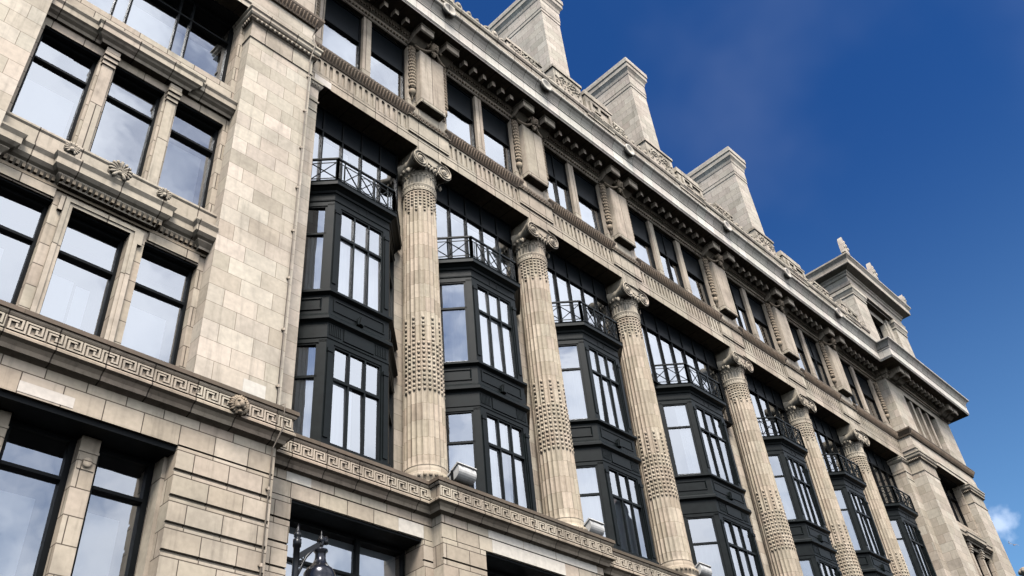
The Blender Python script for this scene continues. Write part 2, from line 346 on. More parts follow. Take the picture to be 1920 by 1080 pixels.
# ---- window maker
def window(x0, x1, z0, z1, yf, mull=(), trans=(), fw=.07, name='window', blind=None, head=True, mw=.055, panel=None, backdark=True):
    f = MB(); y1 = yf + .10
    f.box(x0, x0 + fw, yf, y1, z0, z1); f.box(x1 - fw, x1, yf, y1, z0, z1); f.box(x0 + fw, x1 - fw, yf, y1, z0, z0 + fw); f.box(x0 + fw, x1 - fw, yf, y1, z1 - fw, z1)
    for x in mull: f.box(x - mw / 2, x + mw / 2, yf - .012, y1 - .01, z0 + fw, z1 - fw)
    for z in trans: f.box(x0 + fw, x1 - fw, yf - .02, y1 - .02, z - .028, z + .028)
    w = part(f, name, 'black')
    g = MB(); a = random.uniform(-.006, .006); b = random.uniform(-.006, .006); yg = yf + .06
    zs = [z0 + fw] + list(trans) + [z1 - fw]
    xs = [x0 + fw] + list(mull) + [x1 - fw]
    for i in range(len(xs) - 1):
        for j in range(len(zs) - 1):
            a = random.uniform(-.014, .014); b = random.uniform(-.012, .012); cx, cz = (xs[i] + xs[i + 1]) / 2, (zs[j] + zs[j + 1]) / 2
            if panel and cz > panel: continue
            g.add([(x, yg + a * (x - cx) + b * (z - cz), z) for x, z in ((xs[i], zs[j]), (xs[i + 1], zs[j]), (xs[i + 1], zs[j + 1]), (xs[i], zs[j + 1]))], [(0, 1, 2, 3)])
    if g.v: sub(g, 'pane', 'glass', w)
    if panel:
        p = MB(); p.box(x0 + fw, x1 - fw, yf + .03, yf + .07, panel, z1 - fw); sub(p, 'spandrel_panel', 'panel', w)
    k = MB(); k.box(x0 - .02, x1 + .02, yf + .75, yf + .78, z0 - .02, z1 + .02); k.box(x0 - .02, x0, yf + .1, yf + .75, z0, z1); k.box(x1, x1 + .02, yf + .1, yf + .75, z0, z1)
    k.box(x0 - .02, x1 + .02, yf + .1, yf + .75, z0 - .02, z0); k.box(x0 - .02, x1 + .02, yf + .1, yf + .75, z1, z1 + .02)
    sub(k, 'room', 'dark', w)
    if blind:
        q = MB()
        for (a, b, c, d, mat) in blind:
            q.add([(a, yf + .2, c), (b, yf + .2, c), (b, yf + .2, d), (a, yf + .2, d)], [(0, 1, 2, 3)])
        sub(q, 'blind', blind[0][4], w)
    return w
def curtain(x0, x1, z0, z1, y, frac=1.0):
    q = MB(); n = max(6, int((x1 - x0) / .03)); vs = []
    ph = random.random() * 6
    for i in range(n + 1):
        x = x0 + (x1 - x0) * i / n; yy = y + .022 * math.sin(i * 1.25 + ph) + .012 * math.sin(i * .5)
        vs += [(x, yy, z0), (x, yy, z1)]
    q.add(vs, [(2 * i, 2 * i + 2, 2 * i + 3, 2 * i + 1) for i in range(n)], True)
    return q

# ================= pavilion (left as measured, right mirrored in width) =================
LM = [(1.87, 3.03), (3.36, 4.46), (4.77, 5.88)]
def pavilion(x0, x1, pl, pr, win, left):
    """x0,x1 outer ends; pl = inner edge of first pier, pr = inner edge of second pier"""
    a, b = win[0][0], win[-1][1]
    # piers
    for u, v in ((x0, pl), (pr, x1)):
        m = MB(); m.box(u, v, YP, 15.2, 9.0, 20.5); part(m, 'pier', 'ashlar')
        path = [(u, 13.95), (u, YP), (v, YP), (v, 13.95)]
        c = MB(); c.mould(path, [(-.01, 19.36), (.03, 19.38), (.03, 19.44), (.004, 19.46), (.004, 19.95), (.05, 19.99), (.10, 20.05), (.10, 20.10), (.04, 20.11)])
        c.mould(path, [(.02, 20.10), (.12, 20.16), (.15, 20.21), (.15, 20.30), (.19, 20.34), (.19, 20.40), (.02, 20.44)])
        part(c, 'pier_capital', 'plain')
        e = MB(); e.mould(path, [(.0, 19.99), (.052, 19.985), (.108, 20.045), (.108, 20.098), (.0, 20.105)]); gm = part(e, 'egg_moulding', 'leaf')
        e = MB(); n = int((v - u) / .12)
        for i in range(n):
            x = u + (i + .5) * (v - u) / n; e.ball((x, YP - .085, 20.045), (.038, .045, .058), 8, 5)
        for i in range(11):
            for xx in (u - .07,): e.ball((xx - .015, YP + .04 + i * .085, 20.045), (.045, .03, .058), 6, 4) if u < 10 or u > XB + .1 else e.ball((u - .085, YP + .04 + i * .085, 20.045), (.045, .03, .058), 6, 4)
        e.build('eggs', 'plain', gm)
    # entablature over piers and windows
    m = MB(); m.box(x0, x1, YP - .01, 13.9, 20.43, 21.10); m.box(x0 + .01, x1 - .01, YP + .02, 13.9, 21.10, 21.42)
    m.mould([(x0, 13.95), (x0, YP), (x1, YP), (x1, 13.95)], [(.01, 20.60), (.05, 20.63), (.05, 20.68), (.01, 20.70)])
    part(m, 'entablature', 'ashlar')
    m = MB(); m.mould([(x0, 13.95), (x0, YP), (x1, YP), (x1, 13.95)], [(.0, 21.36), (.05, 21.37), (.06, 21.45), (.15, 21.62), (.17, 21.66), (.17, 21.74), (-.02, 21.80)])
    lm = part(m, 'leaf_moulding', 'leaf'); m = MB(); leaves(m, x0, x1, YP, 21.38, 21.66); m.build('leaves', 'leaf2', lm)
    # attic storey of the pavilion
    ax0, ax1 = (a + .02, b - .02)
    holes = [(ax0, ax1, 21.95, 24.5)]
    m = MB(); m.wall(x0, x1, 21.75, 25.4, YP + .06, .35, holes); m.box(x0, x0 + .01, YP + .061, 15.2, 21.75, 25.4); m.box(x1 - .01, x1, YP + .061, 15.2, 21.75, 25.4); part(m, 'attic_wall', 'ashlar')
    n = 4; step = (ax1 - ax0) / n
    for i in range(1, n):
        p = MB(); x = ax0 + i * step; p.box(x - .12, x + .12, YP + .12, YP + .5, 21.95, 24.5); part(p, 'attic_mullion', 'plain')
    for i in range(n):
        window(ax0 + i * step + (.12 if i else 0), ax0 + (i + 1) * step - (.12 if i < n - 1 else 0), 21.95, 24.5, YP + .36, trans=(23.45,), name='attic_window', panel=23.45)
    # window field
    holes = [(a, b, 17.65, 20.44)] + [(u, v, 13.36, 16.27) for u, v in win] + [(u, v, 9.1, 12.06) for u, v in win]
    m = MB(); m.wall(pl - .03, pr + .03, 9.0, 20.44, 13.35, .5, holes); part(m, 'wall', 'terracotta')
    # thin black sheet lining the head of every opening
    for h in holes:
        m = MB(); m.box(h[0] + .003, h[1] - .003, 13.385, 13.85, h[3] - .035, h[3] - .003); part(m, 'head_lining', 'black')
    # top windows with paired bars
    mu = []
    for i in range(2):
        g0, g1 = win[i][1], win[i + 1][0]; c = (g0 + g1) / 2; mu += [c - .16, c + .16]
    window(a, b, 17.65, 20.40, 13.72, mull=mu, trans=(19.62,), name='window', fw=.09, mw=.045, blind=[(a + .2, b - .2, 17.7, 19.2, 'blind')])
    for i, (u, v) in enumerate(win):
        bl = [[(u + .1, v - .12, 13.4, 15.0, 'blind')], None, [(u + .1, v - .2, 13.4, 15.3, 'blind')]][i]
        window(u, v, 13.36, 16.24, 13.53, trans=(15.45,), fw=.062, blind=bl)
        bl = [[(u + .1, v - .4, 9.2, 10.9, 'blind')], [(u + .1, (u + v) / 2 - .05, 9.2, 10.8, 'blind'), ((u + v) / 2, v - .3, 9.2, 10.75, 'blind')], [(u + .08, v - .25, 9.2, 10.8, 'blind')]][i]
        window(u, v, 9.15, 12.03, 13.53, trans=(11.16,), fw=.062, blind=bl)
    # moulded frames
    for i in range(2):
        m = MB(); g0, g1 = win[i][1], win[i + 1][0]
        m.box(g0 + .05, g1 - .05, 13.29, 13.36, 13.40, 16.0)                                     # pilaster strips, row B
        for k in range(3): m.box(g0 + .03 - .012 * k, g1 - .03 + .012 * k, 13.29 - .035 * (k + 1), 13.36, 16.0 + .11 * k, 16.09 + .11 * k)
        m.box(g0 + .02, g1 - .02, 13.20, 13.36, 16.34, 16.46)
        part(m, 'window_pilaster', 'plain')
    u, v = win[1]
    m = MB()
    fr = [(0.02, 0), (.02, .05), (.10, .05), (.10, .09), (.16, .09), (.16, 0)]
    for (o0, o1, y) in ((.0, .07, 13.31), (.07, .155, 13.285)):
        m.box(u - o1, u - o0, y, 13.36, 9.1, 12.06 + o1); m.box(v + o0, v + o1, y, 13.36, 9.1, 12.06 + o1); m.box(u - o0, v + o0, y, 13.36, 12.06 + o0, 12.06 + o1)
    m.box(u - .24, u - .155, 13.285, 13.36, 11.86, 12.19); m.box(v + .155, v + .24, 13.285, 13.36, 11.86, 12.19)
    part(m, 'window_architrave', 'plain')
    for q in (0, 2):
        u2, v2 = win[q]; m = MB(); m.box(u2 + .02, v2 - .02, 13.31, 13.36, 12.09, 12.33); part(m, 'lintel_panel', 'plain')
    # sill and entablature between the rows
    c1, c2 = win[0][1] - .12, win[2][0] + .15
    base = [(pl, 13.36), (pl + .3, 13.36), (pl + .3, 13.26), (c1, 13.26), (c1, 13.12), (c2, 13.12), (c2, 13.26), (pr - .32, 13.26), (pr - .32, 13.12), (pr, 13.12)]
    base[0:3] = [(pl, 13.12), (pl + .28, 13.12), (pl + .28, 13.26)]
    m = MB(); m.mould(base, [(-.3, 12.36), (-.08, 12.36), (-.08, 12.42), (.0, 12.5), (.0, 12.53), (.06, 12.56), (.12, 12.62), (.12, 12.76), (.17, 12.84), (.17, 12.88), (-.3, 12.92)])
    m.box(pl, pr, 13.16, 13.36, 12.9, 13.27)
    m.mould([(pl, 13.36), (pr, 13.36)], [(.16, 13.27), (.2, 13.28), (.225, 13.31), (.225, 13.35), (.2, 13.38), (-.2, 13.40)])
    part(m, 'string_course', 'plain')
    m = MB(); x = pl + .05
    while x < pr - .1:
        fw_ = .14 if (c1 < x < c2) else 0
        m.box(x, x + .055, 13.26 - fw_ , 13.36, 12.40, 12.5); x += .105
    m.box(pl, pr, 13.30, 13.36, 12.30, 12.37)
    part(m, 'dentil_band', 'carved')
    # shells
    for x, sc in ((c1 + .05, .62), ((u + v) / 2 - .04, 1), (c2 - .14, .62)):
        m = MB(); yy = 12.97; m.ball((x, yy - .03, 12.99), (.055, .06, .055), 10, 8); m.lathe([(0, -.03), (.12 * sc, -.035), (.20 * sc, 0), (.20 * sc, .06), (0, .06)], (x, yy, 13.04), 20, 'y'); m.box(x - .07, x + .07, yy + .02, 13.2, 12.85, 13.1)
        for k in range(13):
            an = math.radians(-58 + k * 298 / 12 - 60 - 31); an = math.radians(-59 + 298 * k / 12)
            dx, dz = math.cos(an), math.sin(an)
            pts = [(x + dx * r * sc, yy - .06 * sc * math.sin(r / .23 * 2.6) - .01, 12.99 + .05 * sc + dz * r * sc) for r in (.04, .09, .14, .19, .215, .228)]
            m.tube(pts, [q * sc for q in (.012, .020, .029, .037, .034, .012)], 7)
        part(m, 'shell_ornament', 'plain')
    # cornice above row B
    base = [(pl, 13.3), (c1 + .03, 13.3), (c1 + .03, 13.2), (c2 - .03, 13.2), (c2 - .03, 13.3), (pr, 13.3)]
    m = MB(); m.mould(base, [(-.2, 16.5), (.02, 16.50), (.05, 16.56), (.12, 16.60), (.15, 16.63), (.20, 16.66), (.20, 16.80), (.24, 16.86), (.24, 16.90), (-.2, 16.98)])
    part(m, 'window_cornice', 'plain')
    # ---- lower storeys
    holes = [(a - .05, b + .07, 3.0, 7.92)]
    m = MB(); m.wall(x0, x1, 7.92, 9.0, YP, .6, []); m.box(x0, x0 + .02, YP + .001, 15.2, G, 9.0); m.box(x1 - .02, x1, YP + .001, 15.2, G, 9.0)
    m.box(a - .05, b + .07, YP + .001, YP + .45, 7.899, 7.92); m.wall(a - .06, b + .08, G, 3.0, YP + .1, .3, [])
    part(m, 'lower_wall', 'terracotta')
    for u2, v2 in ((x0, a - .05), (b + .07, x1)):
        m = MB(); m.box(u2, v2, YP + .05, 13.9, G, 7.92)
        z = 7.90
        while z > 3:
            m.add([(u2, YP, z - .41), (v2, YP, z - .41), (v2, YP, z - .015), (u2, YP, z - .015), (u2, YP + .05, z - .425), (v2, YP + .05, z - .425), (v2, YP + .05, z), (u2, YP + .05, z)], [(0, 1, 2, 3), (0, 4, 5, 1), (3, 2, 6, 7), (0, 3, 7, 4), (1, 5, 6, 2)]); z -= .462
        part(m, 'rusticated_pier', 'terracotta')
    m = MB(); m.box(b + .0, b + .068, YP + .3, 13.9, 3, 7.9); part(m, 'stone_jamb', 'plain'); m = MB(); m.box(a - .048, a + .02, YP + .3, 13.9, 3, 7.9); part(m, 'stone_jamb', 'plain')
    for i in range(2):
        g0, g1 = win[i][1] + .08, win[i + 1][0] + .08
        m = MB(); m.box(g0, g1, 13.42, 13.85, 3, 7.9); m.box(g0 - .02, g1 + .02, 13.38, 13.85, 7.80, 7.9); m.box(g0 + .02, g1 - .02, 13.405, 13.43, 7.22, 7.46)
        m.lathe([(.085, 0), (.085, -.03), (.06, -.04), (.0, -.04)], ((g0 + g1) / 2, 13.41, 7.34), 20, 'y')
        m.box(g0 - .01, g1 + .01, 13.405, 13.43, 7.52, 7.56); part(m, 'stone_mullion', 'terracotta')
    m = MB(); m.box(a - .04, b + .06, YP + .06, 13.85, 7.80, 7.897); part(m, 'head_lining', 'black')  # black slab across the head of the wide lower opening
    lw = [(a, win[0][1] + .08), (win[1][0] + .08, win[1][1] + .08), (win[2][0] + .08, b)]
    for i, (u, v) in enumerate(lw):
        window(u, v, 3.0, 7.82, 13.62, trans=(7.08,), fw=.10, blind=[(u + .05, v - .32, 3.5, 6.75, 'blind')])
def leaves(m, x0, x1, y, z0, z1):
    n = int((x1 - x0) / .105)
    for i in range(n):
        x = x0 + (i + .5) * (x1 - x0) / n; r = ((i * 7919 + int(x0 * 31) * 104729) % 17) / 17; w = .030 * (.75 + .5 * r); h = .03 * r
        vs = [(x - w * .6, y - .055, z0), (x + w * .6, y - .055, z0), (x + w, y - .15, z1 - .06 - h), (x - w, y - .15, z1 - .06 - h), (x, y - .085, z0 + .03), (x, y - .175, z1 - .03 - h), (x, y - .18, z1 - .09 - h)]
        m.add(vs, [(0, 4, 6, 3), (4, 1, 2, 6), (3, 6, 5), (6, 2, 5), (0, 1, 4)])
pavilion(X0, XA, 1.77, 6.0, LM, True)
sh = XB + (XA - 6.0) - 1.77
pavilion(XB, X1, XB + 1.8, X1 - 1.8, [(u + sh - .05, v + sh - .05) for u, v in LM], False)

# pale replacement slabs
for bxs in ((6.98, 7.46, YP - .006, YP + .05, 9.12, 9.66), (3.3, 4.15, YP - .006, YP + .05, 7.935, 8.12), (8.46, 9.02, YS - .036, YS + .05, 8.285, 8.47), (11.2, 11.88, YS - .034, YS + .05, 7.965, 8.255), (13.5, 14.6, 13.314, 13.4, 8.285, 8.47), (14.62, 15.7, 13.314, 13.4, 8.285, 8.47), (15.72, 17.2, 13.314, 13.4, 8.285, 8.47), (13.6, 16.0, 13.316, 13.4, 7.965, 8.26), (8.3, 8.85, YS - .016, YS + .05, 20.27, 20.54)):
    m = MB(); m.box(*bxs); part(m, 'replacement_slab', 'slab')

# ================= Greek key ledge =================
PATH = [(X0, 14.5), (X0, YP), (XA - .04, YP), (XA - .04, YS), (12.12, YS), (12.12, 13.34), (17.45, 13.34), (17.45, YS), (XB + .02, YS), (XB + .02, YP), (X1, YP), (X1, 14.5)]
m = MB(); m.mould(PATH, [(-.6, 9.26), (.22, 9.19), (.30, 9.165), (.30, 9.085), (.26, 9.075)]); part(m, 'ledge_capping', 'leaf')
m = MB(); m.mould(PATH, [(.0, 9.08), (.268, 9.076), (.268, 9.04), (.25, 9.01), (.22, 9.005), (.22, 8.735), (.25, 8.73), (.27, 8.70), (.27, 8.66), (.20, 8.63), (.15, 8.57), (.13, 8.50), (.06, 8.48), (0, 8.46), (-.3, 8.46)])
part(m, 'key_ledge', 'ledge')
m = MB()
def key_run(p0, p1):
    p0 = Vector((*p0, 0)); p1 = Vector((*p1, 0)); d = p1 - p0; L = d.length; d.normalize(); n = max(1, round(L / .305)); p = L / n
    o = Vector((d.y, -d.x, 0)); h = .236; zb = 8.752; t = .030
    for i in range(n):
        for strand in ([(0.0, 0), (0.0, 1), (.82, 1), (.82, .26), (.56, .26), (.56, .52)], [(1.0, 0), (.20, 0), (.20, .76), (.58, .76)]):
            for k in range(len(strand) - 1):
                (a, b), (c, e) = strand[k], strand[k + 1]
                x0, x1 = min(a, c) * p, max(a, c) * p; zz0, zz1 = min(b, e), max(b, e); hz = abs(e - b) < 1e-6
                A = p0 + d * (i * p + x0 - (.018 if hz else .016)); Bq = p0 + d * (i * p + x1 + (.018 if hz else .016)); dep = .040 - (.002 if hz else 0)
                za = zb + t / 2 + zz0 * (h - t) - t / 2; zc_ = zb + t / 2 + zz1 * (h - t) + t / 2
                vs = [A, Bq, Bq + o * dep, A + o * dep]
                m.add([(v.x, v.y, z) for z in (za, zc_) for v in vs], [(0, 3, 2, 1), (4, 5, 6, 7), (0, 1, 5, 4), (1, 2, 6, 5), (2, 3, 7, 6), (3, 0, 4, 7)])
for q in range(1, len(PATH) - 2):
    a, b = Vector(PATH[q]), Vector(PATH[q + 1]); d = (b - a).normalized(); o = Vector((d.y, -d.x)) * .22
    ea = .22 if q in (1, 5, 9) else (-.22 if q in (3, 7) else .0); eb = .22 if q in (1, 5, 9) else 0
    if q in (1, 5, 9): a2, b2 = a - d * .2, b + d * .2
    elif q in (3, 7): a2, b2 = a + d * .24, b - d * .24
    else: a2, b2 = a + d * .02, b - d * .02
    if (b2 - a2).length > .25: key_run(tuple(a2 + o), tuple(b2 + o))
part(m, 'greek_key', 'plain')
# lion head
m = MB(); lx, ly, lz = 6.81, 12.74, 8.86
m.ball((lx, ly, lz), (.13, .12, .16), 14, 10); m.ball((lx, ly - .10, lz - .02), (.06, .07, .07), 10, 8); m.ball((lx - .05, ly - .09, lz - .06), (.045, .05, .045)); m.ball((lx + .05, ly - .09, lz - .06), (.045, .05, .045))
m.ball((lx, ly - .12, lz + .015), (.028, .04, .03)); m.ball((lx - .055, ly - .095, lz + .055), (.032, .035, .022)); m.ball((lx + .055, ly - .095, lz + .055), (.032, .035, .022)); m.ball((lx, ly - .07, lz - .15), (.05, .05, .035))
for k in range(22):
    an = 2 * math.pi * k / 22; r0, r1 = .12, .19 + .02 * (k % 2)
    m.tube([(lx + math.cos(an) * r0, ly - .05, lz + math.sin(an) * r0 * 1.1), (lx + math.cos(an + .15) * (r0 + r1) / 2, ly - .05, lz + math.sin(an + .15) * (r0 + r1) / 2 * 1.05), (lx + math.cos(an + .1) * r1, ly - .0, lz + math.sin(an + .1) * r1)], [.026, .034, .012], 6)
part(m, 'lion_head', 'carved')

# ================= colonnade: base storey =================
def base_wall(x0, x1, y, holes, openz=7.95):
    m = MB(); m.wall(x0, x1, G, 8.5, y, .6, [(a, b, G + .01, openz) for a, b in holes])
    part(m, 'lower_wall', 'terracotta')
    g = MB()
    xs = [x0] + [t for h in holes for t in h] + [x1]
    for i in range(0, len(xs), 2):
        z = 7.93
        if xs[i + 1] - xs[i] < .1: continue
        while z > 4: g.box(xs[i] + .004, xs[i + 1] - .004 + .0, y - .05, y + .01, z - .42, z); z -= .462
    g.box(x0 + .002, x1 - .002, y - .03, y + .01, 8.285, 8.47); g.box(x0 + .002, x1 - .002, y - .028, y + .01, 7.96, 8.262)
    part(g, 'rustication', 'terracotta')
    for a, b in holes:
        h = MB(); h.box(a + .01, b - .01, y + .02, y + .62, openz - .05, openz - .004); part(h, 'head_lining', 'black')  # black sheet at the head of the opening
        window(a, b, 3.0, openz - .06, y + .55, mull=((a + .62 * (b - a)),), trans=(7.06,), name='shop_window', fw=.06, mw=.09, blind=[(a + .1, b - .1, 3.3, 7.8, 'blind')])
base_wall(XA - .1, 12.12, YS, [(8.60, 11.85)])
base_wall(12.12, 17.45, 13.35, [(13.37, 16.25)])
for a, b in ((12.121, 12.15), (17.42, 17.449)):
    m = MB(); m.box(a, b, 13.36, 13.8, G, 8.5); part(m, 'wall_return', 'terracotta')
bx = [17.45, 21.98, 28.83, 33.85, 38.76, XB]
for i in range(5): base_wall(bx[i], bx[i + 1], YS, [(bx[i] + 1.0, bx[i + 1] - 1.0)])

# ================= columns =================
def column_meshes():
    # local frame: z=0 at the ledge (9.17), axis at the origin
    m = MB(); NF, SP = 24, 6; z0, z1 = .62, 9.62
    ring = []
    def rad(z):
        t = (z - z0) / (z1 - z0); return .525 - .045 * t - .01 * t * t
    def flute(ph, depth):
        return depth * (math.sin(math.pi * ph)) ** .6 if 0 < ph < 1 else 0
    zs = [z0, z0 + .05, z0 + .10, z0 + .16] + [z0 + .16 + (z1 - z0 - .16) * k / 24 for k in range(1, 25)]
    n = NF * SP; vs = []
    for z in zs:
        dd = .036 * min(1, max(0, (z - z0) / .14))
        for i in range(n):
            ph = (i % SP) / SP; f = (ph - .12) / .76
            r = rad(z) - (dd * math.sqrt(max(0, math.sin(math.pi * f))) if 0 <= f <= 1 else 0)
            q = 2 * math.pi * i / n; vs.append((r * math.cos(q), r * math.sin(q), z))
    fs = [(j * n + i, j * n + (i + 1) % n, (j + 1) * n + (i + 1) % n, (j + 1) * n + i) for j in range(len(zs) - 1) for i in range(n)]
    m.add(vs, fs)
    b = MB(); b.lathe([(.53, .66), (.535, .61), (.56, .57), (.545, .52), (.56, .48), (.60, .43), (.625, .36), (.61, .30), (.57, .25), (.575, .21), (.62, .16), (.66, .10), (.66, .0)], n=40)
    for k in range(30):
        q = 2 * math.pi * k / 30; b.ball((.61 * math.cos(q), .61 * math.sin(q), .36), (.05, .05, .05), 6, 4)
    base = b.mesh('base', 'column')
    k = m
    for f in range(NF):
        q = 2 * math.pi * (f + .5) / NF
        if math.sin(q) > .35: continue
        def knob(z, h=.062, big=True):
            r = rad(z) - .020; c, s_ = math.cos(q), math.sin(q)
            X = Vector((-s_, c, 0)); O = Vector((c, s_, 0)); p = O * r; vs = []; nu, nv = 8, 5
            for jv in range(nv + 1):
                th = math.pi * jv / nv
                for iu in range(nu):
                    al = 2 * math.pi * iu / nu; vs.append(p + X * (.044 * math.sin(th) * math.cos(al)) + O * (.036 * math.sin(th) * math.sin(al)) + Vector((0, 0, z + h * .56 * math.cos(th))))
            k.add(vs, [(jv * nu + iu, jv * nu + (iu + 1) % nu, (jv + 1) * nu + (iu + 1) % nu, (jv + 1) * nu + iu) for jv in range(nv) for iu in range(nu)], True)
        z = 9.42; nn = 5 if f % 2 else 7
        for j in range(nn): knob(z - j * .12, .075)
        z = 2.72
        top = 4.88 if f % 2 else 4.12
        j = 0
        while z < top: knob(z, .085 if j % 2 else .10); z += .118 if j % 2 == 0 else .15; j += 1
    shaft = m.mesh('column', 'column')
    c = MB(); c.lathe([(.48, 9.50), (.505, 9.53), (.505, 9.56), (.485, 9.58), (.487, 9.66), (.51, 9.69), (.51, 9.72), (.48, 9.74)], n=40)
    for i in range(36):
        q = 2 * math.pi * i / 36; c.ball((.50 * math.cos(q), .50 * math.sin(q), 9.62), (.018, .018, .022), 5, 3)
    # neck flutes
    n2 = 144; vs = []
    zz = [9.72, 9.76, 10.05, 10.10]
    for j, z in enumerate(zz):
        for i in range(n2):
            ph = (i % 6) / 6; f = (ph - .12) / .76; d = .03 if j in (1, 2) else 0
            r = .475 - (d * math.sqrt(max(0, math.sin(math.pi * f))) if 0 <= f <= 1 else 0); q = 2 * math.pi * i / n2; vs.append((r * math.cos(q), r * math.sin(q), z))
    c.add(vs, [(j * n2 + i, j * n2 + (i + 1) % n2, (j + 1) * n2 + (i + 1) % n2, (j + 1) * n2 + i) for j in range(3) for i in range(n2)])
    c.lathe([(.475, 10.08), (.50, 10.12), (.48, 10.16), (.52, 10.20), (.60, 10.34), (.60, 10.42), (.2, 10.44)], n=40)
    for i in range(26):
        q = 2 * math.pi * i / 26; c.ball((.575 * math.cos(q), .575 * math.sin(q), 10.28), (.045, .045, .07), 6, 4)
        q += math.pi / 26; c.ball((.50 * math.cos(q), .50 * math.sin(q), 10.13), (.03, .03, .028), 5, 3)
    ex, ez, RV, yf = .455, 10.46, .285, -.63
    for s in (-1, 1):
        # baluster roll from front to back
        c.lathe([(RV, yf), (RV, yf + .10), (RV * .9, yf + .16), (RV * .66, yf + .36), (RV * .60, yf + .46), (RV * .66, yf + .5), (RV * .60, yf + .54), (RV * .66, yf + .64), (RV * .9, yf + .86), (RV, yf + .93), (RV, yf + 1.03)], (s * ex, 0, ez), 28, 'y')
        # spiral relief on the face
        pts = []; rr = []
        for i in range(60):
            t = i / 59; an = math.pi / 2 + s * (-1) * t * 2 * math.pi * 1.75; r = RV * (1 - .60 * t) - .018
            pts.append((s * ex + r * math.cos(an), yf - .012, ez + r * math.sin(an))); rr.append(.026 - .012 * t)
        c.tube(pts, rr, 7)
        c.lathe([(0, -.04), (.07, -.04), (.095, -.015), (.095, .01)], (s * ex, yf, ez), 20, 'y')
        c.ball((s * .60, yf + .38, ez - .30), (.05, .06, .10), 8, 6)
    # canalis: sagging band between the volutes
    n = 16; up = []; lo = []
    for i in range(n + 1):
        x = -ex + 2 * ex * i / n; up.append((x, ez + RV - .01 + .05 * (1 - (x / ex) ** 2))); lo.append((x, ez - .02 + .12 * (1 - (1 - abs(x) / ex) ** 2) - .04))
    c.plate(up + lo[::-1], yf + .03, yf + .5)
    c.tube([(x, yf + .0, z - .02) for x, z in up], .028, 6); c.tube([(x, yf + .015, z) for x, z in lo], .022, 6)
    for i in range(5):
        x = -.24 + .12 * i; c.ball((x, yf + .03, ez - .13), (.045, .05, .075), 8, 6)
    c.box(-.45, .45, yf + .12, .42, ez + RV - .05, 11.088)
    cap = c.mesh('capital', 'plain')
    return shaft, base, cap
sh_, ba_, ca_ = column_meshes()
YC = 14.15
def lift(o): return Vector(o) - BL
proto = bpy.data.objects.new('column', sh_); C.objects.link(proto); proto.parent = B; proto.location = lift((COL[0], YC, ZL))
for nme, me in (('base', ba_), ('capital', ca_)):
    o = bpy.data.objects.new(nme, me); C.objects.link(o); o.parent = proto
for x in COL[1:]: copy_tree(proto, B, lift((x, YC, ZL)))

# wall behind the columns
for i, (a, b) in enumerate([(XA, 8.46)] + [(c - .67, c + .67) for c in COL] + [(XB - .70, XB)]):
    m = MB(); m.box(a, b, YW if 0 < i < 7 else YS, 15.2, 9.0, 20.3)
    if i in (0, 7):
        p = [(a, 13.7), (a, YS), (b, YS), (b, 14.6)] if i == 0 else [(a, 14.6), (a, YS), (b, YS), (b, 13.7)]
        m.mould(p if i == 0 else p, [(-.01, 19.36), (.03, 19.38), (.03, 19.44), (.004, 19.46), (.004, 19.92), (.05, 19.96), (.10, 20.05), (.04, 20.11)])
        m.mould(p, [(.02, 20.10), (.09, 20.13), (.09, 20.2), (.02, 20.24)])
        for k in range(7): m.ball((a + (k + .5) * (b - a) / 7, YS - .06, 20.02), (.03, .035, .05), 6, 4)
        m.box(a, b, YS - .02, YS, 19.0, 19.03)
    part(m, 'wall_pilaster', 'ashlar')

